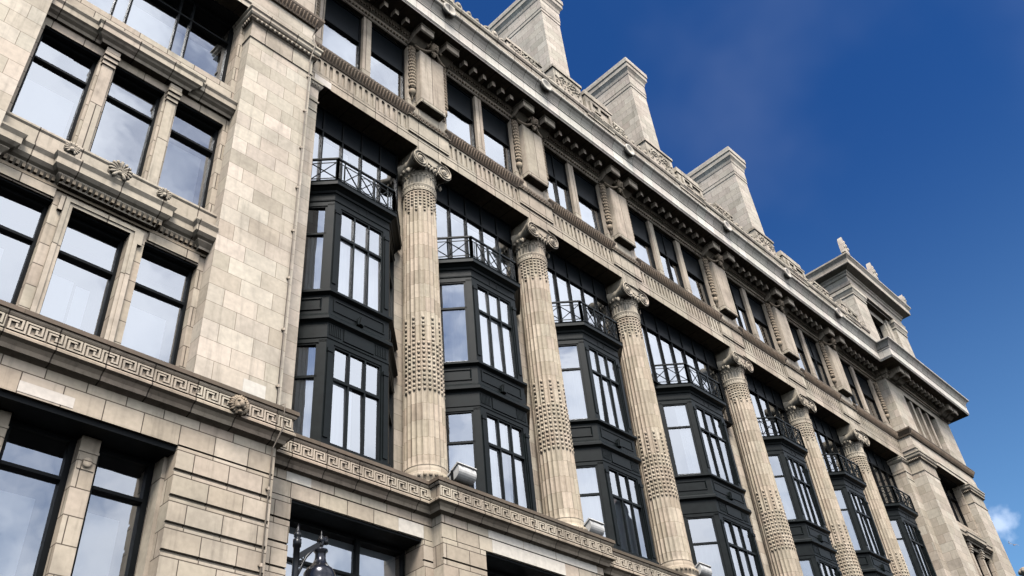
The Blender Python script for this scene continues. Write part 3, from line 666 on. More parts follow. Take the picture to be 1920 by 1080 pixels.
# ================= bay windows =================
def bay(cx, hw, dark=False, idx=0):
    yb = 13.72; dp = YW - yb
    pl = lambda o=0.0: [(cx - hw - dp, YW), (cx - hw, yb), (cx + hw, yb), (cx + hw + dp, YW)]
    L = (cx - hw, yb); Rr = (cx + hw, yb)
    m = MB()
    P = pl()
    m.mould(P, [(-.05, 16.12), (.0, 16.14), (.0, 16.55), (.03, 16.56), (.05, 16.62), (.13, 16.68), (.20, 16.70), (.20, 16.80), (.22, 16.84), (-.3, 16.86)], False)       # cornice = balcony floor edge
    m.mould(P, [(-.05, 16.28), (.02, 16.29), (.025, 16.33), (0, 16.35)], False)
    m.mould(P, [(-.12, 13.41), (.07, 13.40), (.10, 13.37), (.10, 13.31), (.04, 13.28), (.0, 13.26), (.0, 12.74), (.03, 12.70), (.08, 12.64), (.10, 12.60), (.10, 12.53), (.03, 12.50), (.0, 12.47), (.0, 11.93), (-.06, 11.91)], False)
    m.mould(P, [(-.05, 12.10), (.018, 12.09), (.018, 12.05), (0, 12.03)], False)
    m.mould(P, [(-.12, 9.45), (.06, 9.43), (.06, 9.36), (.0, 9.34), (.0, 9.0)], False)
    # horizontal closers (floors/ceilings)
    for z in (16.9, 12.9):
        m.add([(x, y, z - .06) for x, y in P], [(0, 1, 2, 3)])
    # corner posts & end posts for both storeys
    for z0, z1 in ((13.38, 16.2), (9.3, 12.0)):
        for s in (-1, 1):
            x = cx + s * hw
            m.box(min(x, x - s * .20), max(x, x - s * .20), yb - .004, yb + .10, z0, z1)
            m.box(min(x - s * .035, x - s * .15), max(x - s * .035, x - s * .15), yb - .028, yb, z0 + .25, z1 - .32)
            m.box(min(x - s * .02, x - s * .17), max(x - s * .02, x - s * .17), yb - .045, yb, z1 - .32, z1 - .22)
            d = Vector((s, 1, 0)).normalized(); a = Vector((x, yb, 0)); nrm = Vector((s, -1, 0)).normalized()
            for t0, t1 in ((0, .17), (1.06, dp * math.sqrt(2))):
                q0 = a + d * t0; q1 = a + d * t1; i0 = q0 - nrm * .1; i1 = q1 - nrm * .1
                pts = [q0, q1, i1, i0]
                m.add([(p.x, p.y, z) for z in (z0, z1) for p in pts], [(0, 1, 5, 4), (1, 2, 6, 5), (2, 3, 7, 6), (3, 0, 4, 7)])
    # raised panels on the apron
    def frame(x0, x1, z0, z1, y, w=.035, t=.02):
        m.box(x0, x1, y - t, y, z0, z0 + w); m.box(x0, x1, y - t, y, z1 - w, z1); m.box(x0, x0 + w, y - t, y, z0 + w, z1 - w); m.box(x1 - w, x1, y - t, y, z0 + w, z1 - w)
    frame(cx - hw + .13, cx + hw - .13, 12.84, 13.18, yb)
    m.box(cx - .42, cx + .42, yb - .02, yb + .01, 12.16, 12.45); m.box(cx - .43, cx + .43, yb - .032, yb + .01, 12.12, 12.155)
    for s in (-1, 1):
        for k in range(7): m.box(cx + s * (.50 + k * .05) - .014, cx + s * (.50 + k * .05) + .014, yb - .016, yb + .01, 12.15, 12.44) if .5 + k * .05 < hw - .05 else None
        m.box(cx + s * .14 - .012, cx + s * .14 + .012, yb - .012, yb + .01, 16.36, 16.55)
        d = Vector((s, 1, 0)).normalized(); nrm = Vector((s, -1, 0)).normalized(); a = Vector((cx + s * hw, yb, 0))
        for (t0, t1, zz0, zz1) in ((.16, 1.1, 12.84, 12.875), (.16, 1.1, 13.145, 13.18)):
            m.bar(a + d * t0 + nrm * .01 + Vector((0, 0, (zz0 + zz1) / 2)), a + d * t1 + nrm * .01 + Vector((0, 0, (zz0 + zz1) / 2)), .03, .035)
        m.bar(a + d * .18 + nrm * .01 + Vector((0, 0, 12.84)), a + d * .18 + nrm * .01 + Vector((0, 0, 13.18)), .03, .035)
    # sash frames
    gx0, gx1 = cx - hw + .20, cx + hw - .20; yg = yb + .07
    for z0, z1, zt in ((13.40, 16.16, 15.22), (9.4, 11.95, 11.05)):
        m.box(gx0, gx0 + .045, yb + .02, yb + .10, z0, z1); m.box(gx1 - .045, gx1, yb + .02, yb + .10, z0, z1); m.box(gx0, gx1, yb + .021, yb + .099, z1 - .07, z1); m.box(gx0, gx1, yb + .021, yb + .099, z0, z0 + .07)
        m.box(gx0 + .04, gx1 - .04, yb + .01, yb + .09, zt - .035, zt + .035)
        for k in (1, 2):
            x = gx0 + (gx1 - gx0) * k / 3; m.box(x - .022, x + .022, yb + .015, yb + .085, z0 + .07, z1 - .07)
        for s in (-1, 1):
            d = Vector((s, 1, 0)).normalized(); nrm = Vector((s, -1, 0)).normalized(); a = Vector((cx + s * hw, yb, 0)) - nrm * .05
            for z in (zt, z0 + .03, z1 - .03): m.bar(a + d * .15 + Vector((0, 0, z)), a + d * 1.1 + Vector((0, 0, z)), .06, .06)
            for t in (.20, 1.04): m.bar(a + d * t + Vector((0, 0, z0)), a + d * t + Vector((0, 0, z1)), .06, .06, up=nrm)
    bw = part(m, 'bay_window', 'iron')
    k = MB(); k.plate([(cx - .09, 12.74), (cx + .09, 12.74), (cx + .085, 12.86), (cx + .05, 12.93), (cx, 13.02), (cx - .05, 12.93), (cx - .085, 12.86)], yb - .075, yb + .01); k.plate([(cx - .05, 12.75), (cx + .05, 12.75), (cx, 12.98)], yb - .10, yb - .07)
    sub(k, 'palmette', 'iron', bw)
    # glass
    for z0, z1, zt in ((13.40, 16.16, 15.22), (9.4, 11.95, 11.05)):
        g = MB()
        for i in range(3):
            xa, xb = gx0 + (gx1 - gx0) * i / 3, gx0 + (gx1 - gx0) * (i + 1) / 3
            for za, zb in ((z0, zt), (zt, z1)):
                e = random.uniform(-.022, .022); f = random.uniform(-.018, .018)
                xm = (xa + xb) / 2; zm = (za + zb) / 2
                g.add([(x, yg + e * (x - xm) + f * (z - zm), z) for x, z in ((xa, za), (xb, za), (xb, zb), (xa, zb))], [(0, 1, 2, 3)])
        sub(g, 'pane', 'glass', bw)
        for s in (-1, 1):
            g = MB(); d = Vector((s, 1, 0)).normalized(); nrm = Vector((s, -1, 0)).normalized(); a = Vector((cx + s * hw, yb, 0)) - nrm * .06
            for za, zb in ((z0, zt), (zt, z1)):
                e = random.uniform(-.012, .012) if (idx or s > 0) else -.066; p0 = a + d * .17 + nrm * e * .5; p1 = a + d * 1.07 - nrm * e * .5
                vs = [(p0.x, p0.y, za), (p1.x, p1.y, za), (p1.x, p1.y, zb), (p0.x, p0.y, zb)]
                if s < 0: vs = [vs[1], vs[0], vs[3], vs[2]]
                g.add(vs, [(0, 1, 2, 3)])
            sub(g, 'pane', 'glass', bw)
    # curtains and dark rooms
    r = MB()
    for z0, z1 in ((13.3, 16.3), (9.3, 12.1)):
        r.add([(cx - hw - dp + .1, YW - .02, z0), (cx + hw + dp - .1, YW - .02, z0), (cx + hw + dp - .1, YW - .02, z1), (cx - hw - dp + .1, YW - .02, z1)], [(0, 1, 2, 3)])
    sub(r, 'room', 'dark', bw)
    rnd = random.Random(idx * 13 + 5)
    for z0, z1, zt, st in ((13.42, 16.12, 15.22, 0), (9.42, 11.9, 11.05, 1)):
        x = gx0
        sets = [[(0, .34), (.34, .66), (.70, 1)], [(0, .3), (.75, 1)], [(0, 1)], [(0, .5)], [(.0, .34), (.66, 1)]]
        for (a, b) in sets[(idx * 2 + st * 3) % 5]:
            zz = z1 if rnd.random() < .6 else zt + .1
            sub(curtain(gx0 + a * (gx1 - gx0), gx0 + b * (gx1 - gx0), z0, zz, yb + .19), 'curtain', 'curtain', bw)
        # side curtain on the left cant, lower sash
        q = MB(); d = Vector((-1, 1, 0)).normalized(); nrm = Vector((-1, -1, 0)).normalized(); a = Vector((cx - hw, yb, 0)) - nrm * .14
        vs = []; n = 26; f0, f1 = (.16, .62) if (idx == 0) else ((.16, 1.02) if rnd.random() < .75 else (.16, .6))
        for i in range(n + 1):
            p = a + d * (f0 + (f1 - f0) * i / n) + nrm * .016 * math.sin(i * 1.3); vs += [(p.x, p.y, z0), (p.x, p.y, zt - .02 if (idx + st) % 2 == 0 else z1)]
        q.add(vs, [(2 * i, 2 * i + 2, 2 * i + 3, 2 * i + 1) for i in range(n)], True); sub(q, 'curtain', 'curtain', bw)
    # balcony on top: floor, rails, panels
    f = MB(); f.add([(x, y, 16.862) for x, y in P], [(0, 1, 2, 3)]); bo = part(f, 'balcony', 'iron')
    rl = MB(); off = .13
    pts = [Vector((cx - hw - dp, YW - .02 - 0, 0)), Vector((cx - hw - off * .41, yb - off, 0)), Vector((cx + hw + off * .41, yb - off, 0)), Vector((cx + hw + dp, YW - .02, 0))]
    pts[0] = pts[1] + Vector((-1, 1, 0)) * (dp + off - .03); pts[3] = pts[2] + Vector((1, 1, 0)) * (dp + off - .03)
    z0, z1 = 16.98, 17.68
    V = lambda p, z: (p.x, p.y, z)
    for i in range(3):
        a, b = pts[i], pts[i + 1]; L_ = (b - a).length; d = (b - a) / L_
        rl.bar(V(a, z1 + .01), V(b, z1 + .01), .055, .05); rl.bar(V(a, z1 - .13), V(b, z1 - .13), .018, .02); rl.bar(V(a, z0), V(b, z0), .018, .022)
        def xpan(t0, t1, oval=False):
            A = a + d * t0; Bq = a + d * t1; zt = z1 - .13
            for p in (A, Bq): rl.bar(V(p, z0 - .1), V(p, z1), .022, .022)
            rl.bar(V(A, z0), V(Bq, zt), .024, .024, up=(0, 1, 0)); rl.bar(V(A, zt), V(Bq, z0), .024, .024, up=(0, 1, 0))
            mid = (A + Bq) / 2; rl.ball((mid.x, mid.y, (z0 + zt) / 2), .03, 6, 4)
            if oval:
                ee = []
                for k in range(24):
                    q = 2 * math.pi * k / 24; pp = mid + d * math.cos(q) * (t1 - t0) * .46; ee.append((pp.x, pp.y, (z0 + zt) / 2 + math.sin(q) * (zt - z0) * .46))
                rl.tube(ee, .011, 5, True)
        if i == 1:
            w = L_
            for t in (.07, .13, .20): rl.bar(V(a + d * t, z0 - .02), V(a + d * t, z1 - .13), .016, .016)
            for t in (.07, .13, .20): rl.bar(V(b - d * t, z0 - .02), V(b - d * t, z1 - .13), .016, .016)
            s3 = (w - .44) / 3
            xpan(.22, .22 + s3 * .95); xpan(.22 + s3 * 1.0, .22 + s3 * 2.0, True); xpan(.22 + s3 * 2.05, w - .22)
            for t in (.22 + s3 * .98, .22 + s3 * 2.02): rl.bar(V(a + d * t, 16.86), V(a + d * t, z1), .05, .05)
        else:
            xpan(.05, L_ * .5); xpan(L_ * .5, L_ - .04)
        for p in (a, b): rl.bar(V(p, 16.86), V(p, z1), .055, .055)
    sub(rl, 'railing', 'iron', bo)
edges = [XA + .66] + [t for c in COL for t in (c - .67, c + .67)] + [XB - .70]
cents = []
for i in range(7):
    a, b = edges[2 * i], edges[2 * i + 1]; c = (a + b) / 2; cents.append(c)
    if i == 0: c = 10.11
    bay(c, .87 if i != 3 else 1.0, idx=i)
    # gallery window above the balcony, reaching the soffit
    n = 5 if i != 3 else 7; mu = [a + (b - a) * k / n for k in range(1, n)]
    window(a, b, 16.87, 20.25, 14.30, mull=mu, trans=(19.34,), name='gallery_window', panel=19.34, fw=.05, mw=.042, blind=[(a + .1, a + (b - a) * (.5 + .4 * (i % 2)), 16.9, 19.2, 'blind')] if i < 4 else None)
    m = MB(); m.box(a, b, YW + .06, YW + .16, 8.9, 16.868); part(m, 'spandrel', 'black')

# ================= entablature of the colonnade =================
m = MB(); m.box(XA, XB, YS + .0, 14.65, ZS, 20.55); m.box(XA, XB, YS - .012, 14.64, 20.553, 20.60); m.box(XA, XB, YS + .01, 14.64, 20.60, 20.70)
part(m, 'architrave', 'plain')
m = MB(); m.box(XA + .01, XB - .01, YS + .05, 14.64, 20.70, 21.36); 
mf = MB()
def niche_panel(m, x0, x1, z0, z1, y):
    """raised skin with round-headed slots"""
    n = max(1, round((x1 - x0) / .207)); p = (x1 - x0) / n; w = .058; zb, zt = z0 + .04, z1 - .12
    for i in range(n):
        xa, xb = x0 + i * p, x0 + (i + 1) * p; c = (xa + xb) / 2
        arc = [(c + w * math.cos(math.pi * k / 8), zt + w * math.sin(math.pi * k / 8)) for k in range(9)]
        inner = [(c + w, zb)] + arc + [(c - w, zb)]
        outer = [(xb, z0)] + [(xb, zt)] + [(xb, z1)] + [(xb - (xb - xa) * k / 6, z1) for k in range(1, 6)] + [(xa, z1)] + [(xa, zt), (xa, z0)]
        # outer has 11 points, inner 11
        vs = [(q[0], y, q[1]) for q in outer] + [(q[0], y, q[1]) for q in inner] + [(q[0], y + (.002 if q[1] < zb + .01 else .05), q[1]) for q in inner]
        k = 11
        fs = [(j, j + 1, k + j + 1, k + j) for j in range(k - 1)] + [(k + j, k + j + 1, 2 * k + j + 1, 2 * k + j) for j in range(k - 1)] + [(k - 1, 0, k, 2 * k - 1), (2 * k - 1, k, 2 * k, 3 * k - 1)]
        m.add(vs, fs)
segs = [XA] + [t for c in COL for t in (c - .80, c + .80)] + [XB]
for i in range(7):
    a, b = segs[2 * i], segs[2 * i + 1]; mf = MB(); leaf = MB()
    niche_panel(mf, a + .3 if i == 0 else a + .02, b - .02, 20.70, 21.34, YS)
    a2 = a + .3 if i == 0 else a
    leaf.mould([(a2, YS + .1), (a2, YS), (b, YS), (b, YS + .1)], [(.0, 21.34), (.03, 21.35), (.05, 21.42), (.14, 21.60), (.16, 21.64), (.16, 21.72), (-.02, 21.80)])
    if i == 0: mf.box(XA, XA + .3, YS - .02, YS + .05, 20.70, 21.34)
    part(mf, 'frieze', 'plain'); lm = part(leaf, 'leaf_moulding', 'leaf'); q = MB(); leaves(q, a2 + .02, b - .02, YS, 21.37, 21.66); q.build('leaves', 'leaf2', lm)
for c in COL:
    ped = MB(); leaf = MB()
    ped.box(c - .80, c + .80, YS - .04, YS + .1, 20.705, 21.345); ped.box(c - .78, c + .78, YS - .055, YS + .1, 21.50, 21.9)
    ped.mould([(c - .79, YS + .1), (c - .79, YS - .05), (c + .79, YS - .05), (c + .79, YS + .1)], [(0, 21.345), (.05, 21.36), (.05, 21.38), (.0, 21.385), (.0, 21.50), (.04, 21.51), (.06, 21.56), (.0, 21.60)])
    ped.box(c - .78, c + .78, YS - .05, YS - .035, 20.79, 20.81)
    x = c - .77
    while x < c + .74: leaf.box(x, x + .075, YS - .115, YS, 21.39, 21.50); x += .13
    leaf.box(c - .79, c + .79, YS - .06, YS, 21.384, 21.505)
    q = part(ped, 'attic_pedestal', 'plain'); leafm = leaf.build('dentil_band', 'leaf', q)
part(m, 'frieze_core', 'plain')

# attic storey
holes = []; wl = []
for i in range(7):
    a = XA + .66 if i == 0 else COL[i - 1] + .80; b = XB - .68 if i == 6 else COL[i] - .80
    holes.append((a, b, 21.80, 24.80)); wl.append((a, b, 3 if i == 3 else 2))
m = MB(); m.wall(XA, XB, 21.72, 25.4, YS, .35, holes); part(m, 'attic_wall', 'plain')
for i, (a, b, n) in enumerate(wl):
    st = (b - a + .30) / n
    for k in range(n):
        w0 = a + k * st; w1 = w0 + st - .30
        window(w0, w1, 21.80, 24.80, YS + .14, trans=(23.50,), name='attic_window', panel=23.50, mull=((w0 + w1) / 2,) if (i >= 2 and (i + k) % 2 == 0) else (), blind=[(w0 + .05, w1 - .05, 21.85, 23.5, 'blind')] if (i + k) % 3 == 0 else None)
        if k < n - 1:
            p = MB(); p.box(w1, w1 + .30, YS + .02, YS + .42, 21.80, 24.8); part(p, 'attic_mullion', 'plain')

# blocks with garlands and masks
def block_proto():
    m = MB(); m.box(-.5, .5, -.28, .02, 0, 2.55); m.box(-.47, .47, -.295, -.28, .03, 2.52)
    blk = m.mesh('attic_block', 'plain')
    g = MB()
    for s in (-1, 1):
        x = s * .66
        g.tube([(x, -.05, 2.7), (x, -.05, .5), (x, -.04, .25)], [.03, .03, .02], 6)
        z = 2.6; k = 0
        while z > .62:
            for j in range(6):
                q = math.pi + math.pi * (j + .5 * (k % 2)) / 5.5
                g.ball((x + .105 * math.cos(q), -.05 + .10 * math.sin(q), z), (.040, .042, .07), 6, 4)
            g.ball((x, -.06, z - .06), (.10, .10, .05), 8, 4)
            z -= .155; k += 1
        g.lathe([(.06, .60), (.11, .56), (.12, .47), (.10, .38), (.05, .34), (.028, .30), (.028, .12), (.0, .10)], (x, -.05, 0), 12)
    gar = g.mesh('garland', 'carved')
    k = MB(); zc = 2.88; yf = -.42
    k.ball((0, yf, zc), (.16, .16, .21), 14, 10); k.ball((0, yf - .15, zc - .02), (.03, .05, .06), 8, 6); k.ball((-.07, yf - .13, zc + .05), (.035, .03, .02)); k.ball((.07, yf - .13, zc + .05), (.035, .03, .02)); k.ball((0, yf - .13, zc - .10), (.07, .04, .025)); k.ball((0, yf - .10, zc - .17), (.06, .06, .045))
    r = random.Random(3)
    for i in range(46):
        an = r.uniform(-.3, math.pi + .3); rr = r.uniform(.16, .30); k.ball((math.cos(an) * rr, yf + r.uniform(-.06, .16), zc + math.sin(an) * rr * .85 + .02), (r.uniform(.03, .06),) * 3, 6, 4)
    for s in (-1, 1):
        pts = []; 
        for i in range(13):
            t = i / 12; pts.append((s * (.12 + .5 * t), yf + .08 + .18 * t, zc - .16 - .10 * math.sin(math.pi * t) + .02 * t))
        k.tube(pts, [.045 + .02 * math.sin(math.pi * i / 12) for i in range(13)], 7)
        for p in pts: k.ball((p[0], p[1] - .05, p[2]), (.05, .045, .045), 6, 4)
        for i in range(10): k.ball((s * .64 + r.uniform(-.09, .09), -.10 + r.uniform(-.06, .05), 2.62 + r.uniform(-.06, .14)), (r.uniform(.03, .055),) * 3, 6, 4)
    k.lathe([(.05, .10), (.08, .05), (.07, -.05), (.03, -.12), (0, -.13)], (.0, yf + .02, zc - .28), 10)
    for i in range(9):
        k.ball((r.uniform(-.12, .12), yf - .03, zc - .26 + r.uniform(-.05, .05)), .04, 6, 4)
    msk = k.mesh('mask', 'carved')
    return blk, gar, msk
bk, ga, mk = block_proto()
p0 = bpy.data.objects.new('attic_block', bk); C.objects.link(p0); p0.parent = B; p0.location = lift((COL[0], YS, 22.05))
for nme, me in (('garland', ga), ('mask', mk)):
    o = bpy.data.objects.new(nme, me); C.objects.link(o); o.parent = p0
for c in COL[1:]: copy_tree(p0, B, lift((c, YS, 22.05)))
for x in (XA + .30, XB - .30):
    g = MB()
    z = 24.6; k = 0
    while z > 22.75:
        for j in range(6):
            q = math.pi + math.pi * (j + .5 * (k % 2)) / 5.5; g.ball((x + .105 * math.cos(q), YS - .05 + .10 * math.sin(q), z), (.040, .042, .07), 6, 4)
        g.ball((x, YS - .06, z - .06), (.10, .10, .05), 8, 4); z -= .155; k += 1
    g.lathe([(.06, .60), (.11, .56), (.12, .47), (.10, .38), (.05, .34), (.028, .30), (.028, .12), (.0, .10)], (x, YS - .05, 22.15), 12)
    part(g, 'garland', 'carved')

# ================= main cornice =================
CP = [(X0, 15.2), (X0, YP + .0), (XA - .02, YP + .0), (XA - .02, YS), (XB + .02, YS), (XB + .02, YP), (X1, YP), (X1, 15.2)]
m = MB(); m.mould(CP, [(-.02, 24.80), (.03, 24.82), (.03, 24.86), (.07, 24.93), (.09, 24.98), (.09, 25.03), (.16, 25.06), (.16, 25.20), (.22, 25.285), (.98, 25.285)])
part(m, 'bed_moulding', 'plain')
m = MB(); m.mould(CP, [(.98, 25.285), (.98, 25.33), (1.0, 25.335), (1.0, 25.37), (1.02, 25.375), (1.02, 25.80), (1.05, 25.82), (1.05, 25.86), (.9, 25.868)])
part(m, 'cornice_fascia', 'fascia')
m = MB(); m.mould(CP, [(.9, 25.864), (.95, 25.868), (.95, 25.925), (1.03, 25.93), (1.045, 25.98), (1.09, 26.08), (1.17, 26.18), (1.24, 26.22), (1.26, 26.25), (1.26, 26.31), (.9, 26.36), (.3, 26.42)])
part(m, 'gutter', 'white')
m = MB()
def run_along(seg, step, fn, inset=.05):
    a, b = Vector(seg[0]), Vector(seg[1]); L = (b - a).length; d = (b - a) / L; o = Vector((d.y, -d.x)); n = int((L - 2 * inset) / step)
    for i in range(n):
        fn(a + d * (inset + (i + .5) * (L - 2 * inset) / n), d, o)
def bead(p, d, o): q = p + o * .085; m.ball((q.x, q.y, 24.90), (.045, .04, .04), 6, 4)
def dent(p, d, o):
    q = p + o * .16
    m.bar((q.x, q.y, 25.07), (q.x, q.y, 25.175), .065, .09, up=(o.x, o.y, 0))
for i in (0, 1, 2, 3, 4, 5): run_along((CP[i], CP[i + 1]), .125, bead); run_along((CP[i], CP[i + 1]), .115, dent)
part(m, 'bead_course', 'carved')
# brackets under the corona
def bracket_box(mm, cx, yb, w, proj, z0):
    pf = [(yb, 25.284), (yb - proj, 25.284), (yb - proj, z0 + .03), (yb - proj + .05, z0), (yb - proj * .55, z0 + .02), (yb - .12, z0 - .10), (yb, z0 - .12)]
    mm.prism(pf, cx - w / 2, cx + w / 2)
for c in COL:
    for s in (-1, 1):
        q = MB(); bracket_box(q, c + s * .55, YS - .1, .54, .64, 24.95); q.box(c + s * .55 - .29, c + s * .55 + .29, YS - .76, YS - .1, 25.22, 25.283); part(q, 'console', 'plain')
for (xa, xb, y) in ((X0, XA, YP), (XB, X1, YP)):
    for c in (xa + .5, xa + 1.2, xb - 1.2, xb - .5):
        q = MB(); bracket_box(q, c, y - .1, .54, .64, 24.95); q.box(c - .29, c + .29, y - .76, y - .1, 25.22, 25.283); part(q, 'console', 'plain')
for i in range(7):
    a = XA + .5 if i == 0 else COL[i - 1] + 1.05; b = XB - .5 if i == 6 else COL[i] - 1.05
    n = round((b - a) / .46)
    for k in range(n):
        x = a + (k + .5) * (b - a) / n; q = MB(); q.box(x - .075, x + .075, YS - .60, YS - .36, 25.05, 25.284); part(q, 'modillion', 'plain')
for (a, b) in ((X0 + 1.6, XA - 1.6), (XB + 1.6, X1 - 1.6)):
    n = round((b - a) / .46)
    for k in range(n):
        x = a + (k + .5) * (b - a) / n; q = MB(); q.box(x - .075, x + .075, YP - .60, YP - .36, 25.05, 25.284); part(q, 'modillion', 'plain')
# roundels on the gutter edge
for c in COL + [1.0, 6.8]:
    q = MB(); y = YS - 1.25 if c in COL else YP - 1.25
    q.lathe([(.0, -.02), (.19, -.02), (.21, -.045), (.26, -.045), (.28, -.02), (.28, .08), (.0, .08)], (c, y, 26.27), 28, 'y'); part(q, 'roundel', 'white')

# ================= parapet =================
m = MB(); m.box(XA, XB, 12.95, 13.3, 26.36, 27.98); m.mould([(XA, 12.95), (XB, 12.95)], [(0, 27.70), (.05, 27.72), (.09, 27.80), (.09, 27.9), (0, 27.99)])
m.mould([(XA, 12.95), (XB, 12.95)], [(0, 27.2), (.05, 27.21), (.05, 27.28), (0, 27.3)])
for (xa, xb) in ((X0, XA), (XB, X1)):
    m.box(xa, xb, 12.55, 12.95, 26.36, 27.0); m.mould([(xa, 12.55), (xb, 12.55)], [(0, 26.9), (.05, 26.92), (.05, 27.0), (-.1, 27.02)])
part(m, 'parapet', 'parapet')
def key_block(x0, x1, zt):
    y = 12.97; orn = MB()
    orn.box(x0, x1, y - .06, y + .5, 27.6, zt - .35); orn.box(x0 + .1, x1 - .1, y - .04, y + .5, zt - .35, zt); orn.box(x0 - .05, x1 + .05, y - .10, y + .5, zt - .42, zt - .33)
    w = x1 - x0
    for (a, b, z0, z1) in ((.12, .5, .12, .2), (.12, .2, .2, .62), (.12, .5, .62, .7), (.42, .5, .35, .62), (.3, .5, .30, .37), (.55, .92, .12, .2), (.84, .92, .2, .62), (.55, .92, .62, .7)):
        orn.box(x0 + a * w, x0 + b * w, y - .13, y - .06, 27.7 + z0 * (zt - 28.0), 27.7 + z1 * (zt - 28.0))
    part(orn, 'parapet_pedestal', 'parapet')
def scroll_block(x0, x1, zt):
    y = 12.97; orn = MB()
    orn.box(x0, x1, y - .03, y + .4, 27.6, zt - .12); orn.box(x0 - .05, x1 + .05, y - .08, y + .4, zt - .14, zt)
    r = random.Random(int(x0 * 10))
    for c in (.28, .72):
        cx = x0 + c * (x1 - x0); cz = (27.9 + zt) / 2; s = 1 if c < .5 else -1
        pts = [(cx + s * (.30 - .022 * t) * math.cos(t * .6), y - .04, cz + (.26 - .02 * t) * math.sin(t * .6)) for t in range(12)]
        orn.tube(pts, .035, 6); orn.ball((cx, y - .04, cz), .06, 8, 6)
        for k in range(16): orn.ball((cx + r.uniform(-.42, .42), y - .035, cz + r.uniform(-.32, .32)), (r.uniform(.03, .07), .05, r.uniform(.03, .07)), 6, 4)
    part(orn, 'scroll_panel', 'parapet')
for a, b, z in ((20.33, 22.0, 29.25), (26.5, 28.4, 28.95), (35.3, 37.4, 28.95), (11.4, 13.2, 28.9), (41.3, 43.0, 28.8)): key_block(a, b, z)
for a, b, z in ((15.85, 17.7, 28.45), (18.5, 20.15, 29.2), (22.1, 22.7, 28.5), (24.4, 26.3, 29.2), (33.0, 34.7, 29.1), (29.5, 30.8, 28.5), (38.4, 39.8, 28.5)): scroll_block(a, b, z)

rc = random.Random(11)
for i in range(7):
    a = XA if i == 0 else COL[i - 1]; b = XB if i == 6 else COL[i]
    m = MB(); m.box(a + .02, b - .02, 12.98, 13.28, 27.96, 28.06); x = a + .2
    while x < b - .25:
        h = rc.uniform(.16, .34); w = rc.uniform(.10, .17)
        m.plate([(x - w, 28.05), (x + w, 28.05), (x + w * .9, 28.05 + h * .6), (x + w * .3, 28.05 + h), (x - w * .3, 28.05 + h * .95), (x - w * .9, 28.05 + h * .55)], 12.96, 13.16)
        m.ball((x, 12.95, 28.05 + h * .45), (w * .55, .05, h * .35), 6, 4); x += rc.uniform(.36, .52)
    part(m, 'cresting', 'parapet')
# ================= chimneys =================
for cx in (22.00, 28.93, 38.80):
    m = MB(); y0, y1 = 15.0, 19.3
    # slightly battered shaft with corner strips
    def ringbox(x0, x1, ya, yb, za, x2, x3, yc, yd, zb):
        m.add([(x0, ya, za), (x1, ya, za), (x1, yb, za), (x0, yb, za), (x2, yc, zb), (x3, yc, zb), (x3, yd, zb), (x2, yd, zb)], [(0, 1, 5, 4), (1, 2, 6, 5), (2, 3, 7, 6), (3, 0, 4, 7), (4, 5, 6, 7)])
    ringbox(cx - .72, cx + .72, y0 - .05, y1, 26, cx - .66, cx + .66, y0, y1, 38.2); [m.box(cx + q - .006, cx + q + .006, y0 - .056, y0, 28, 38.0) for q in ()]
    ch = part(m, 'chimney', 'chim')
    k = MB(); P = [(cx - .66, y1), (cx - .66, y0), (cx + .66, y0), (cx + .66, y1)]
    k.mould(P, [(-.05, 38.0), (.03, 38.02), (.03, 38.22), (.05, 38.25), (.05, 38.95), (.08, 39.0), (.10, 39.2), (.18, 39.35), (.22, 39.4), (.22, 39.68), (.27, 39.72), (.27, 40.04), (.2, 40.12), (-.5, 40.14)])
    sub(k, 'chimney_cap', 'chim', ch)
# ================= corner tower =================
tx0, tx1, ty = 44.6, 51.55, 13.12
m = MB(); hw_ = (47.0, 49.2, 28.3, 31.1)
m.wall(tx0 + 1.6, tx1 - 1.6, 26.3, 31.7, ty + .35, .4, [hw_]); m.box(tx0, tx0 + 1.6, ty, ty + 5, 26.3, 31.6); m.box(tx1 - 1.6, tx1, ty, ty + 5, 26.3, 31.6); m.box(tx0 + .02, tx1 - .02, ty + .05, ty + 5, 31.5, 32.4)
m.box(tx0 + .1, tx1 - .1, ty + 1.2, ty + 5, 26.3, 32.3)
for a in (tx0, tx1 - 1.6): m.mould([(a, ty + 3), (a, ty), (a + 1.6, ty), (a + 1.6, ty + .4)], [(0, 30.9), (.05, 30.93), (.05, 31.0), (.02, 31.03), (.1, 31.25), (.14, 31.3), (.14, 31.5), (0, 31.55)])
m.box(tx0 + 1.65, tx0 + 2.1, ty + .2, ty + .36, 26.3, 31.5); m.box(tx1 - 2.1, tx1 - 1.65, ty + .2, ty + .36, 26.3, 31.5); m.box(tx0 + 1.6, tx1 - 1.6, ty + .16, ty + .36, 27.9, 28.25)
m.box(hw_[0] - .15, hw_[0], ty + .28, ty + .36, 28.25, 31.2); m.box(hw_[1], hw_[1] + .15, ty + .28, ty + .36, 28.25, 31.2)
tw = part(m, 'corner_tower', 'chim')
k = MB(); k.mould([(tx0, ty + 5), (tx0, ty), (tx1, ty), (tx1, ty + 5)], [(-.05, 31.58), (.10, 31.6), (.14, 31.75), (.05, 31.8), (.05, 32.2), (.12, 32.25), (.14, 32.4), (.2, 32.45), (.22, 32.52), (.6, 32.62), (.62, 32.66), (.62, 32.95), (.72, 33.1), (.76, 33.14), (.76, 33.24), (-.5, 33.5)])
k.box(tx0 - .3, tx1 + .3, ty - .1, ty + 5, 33.24, 33.42)
sub(k, 'tower_cornice', 'chim', tw)
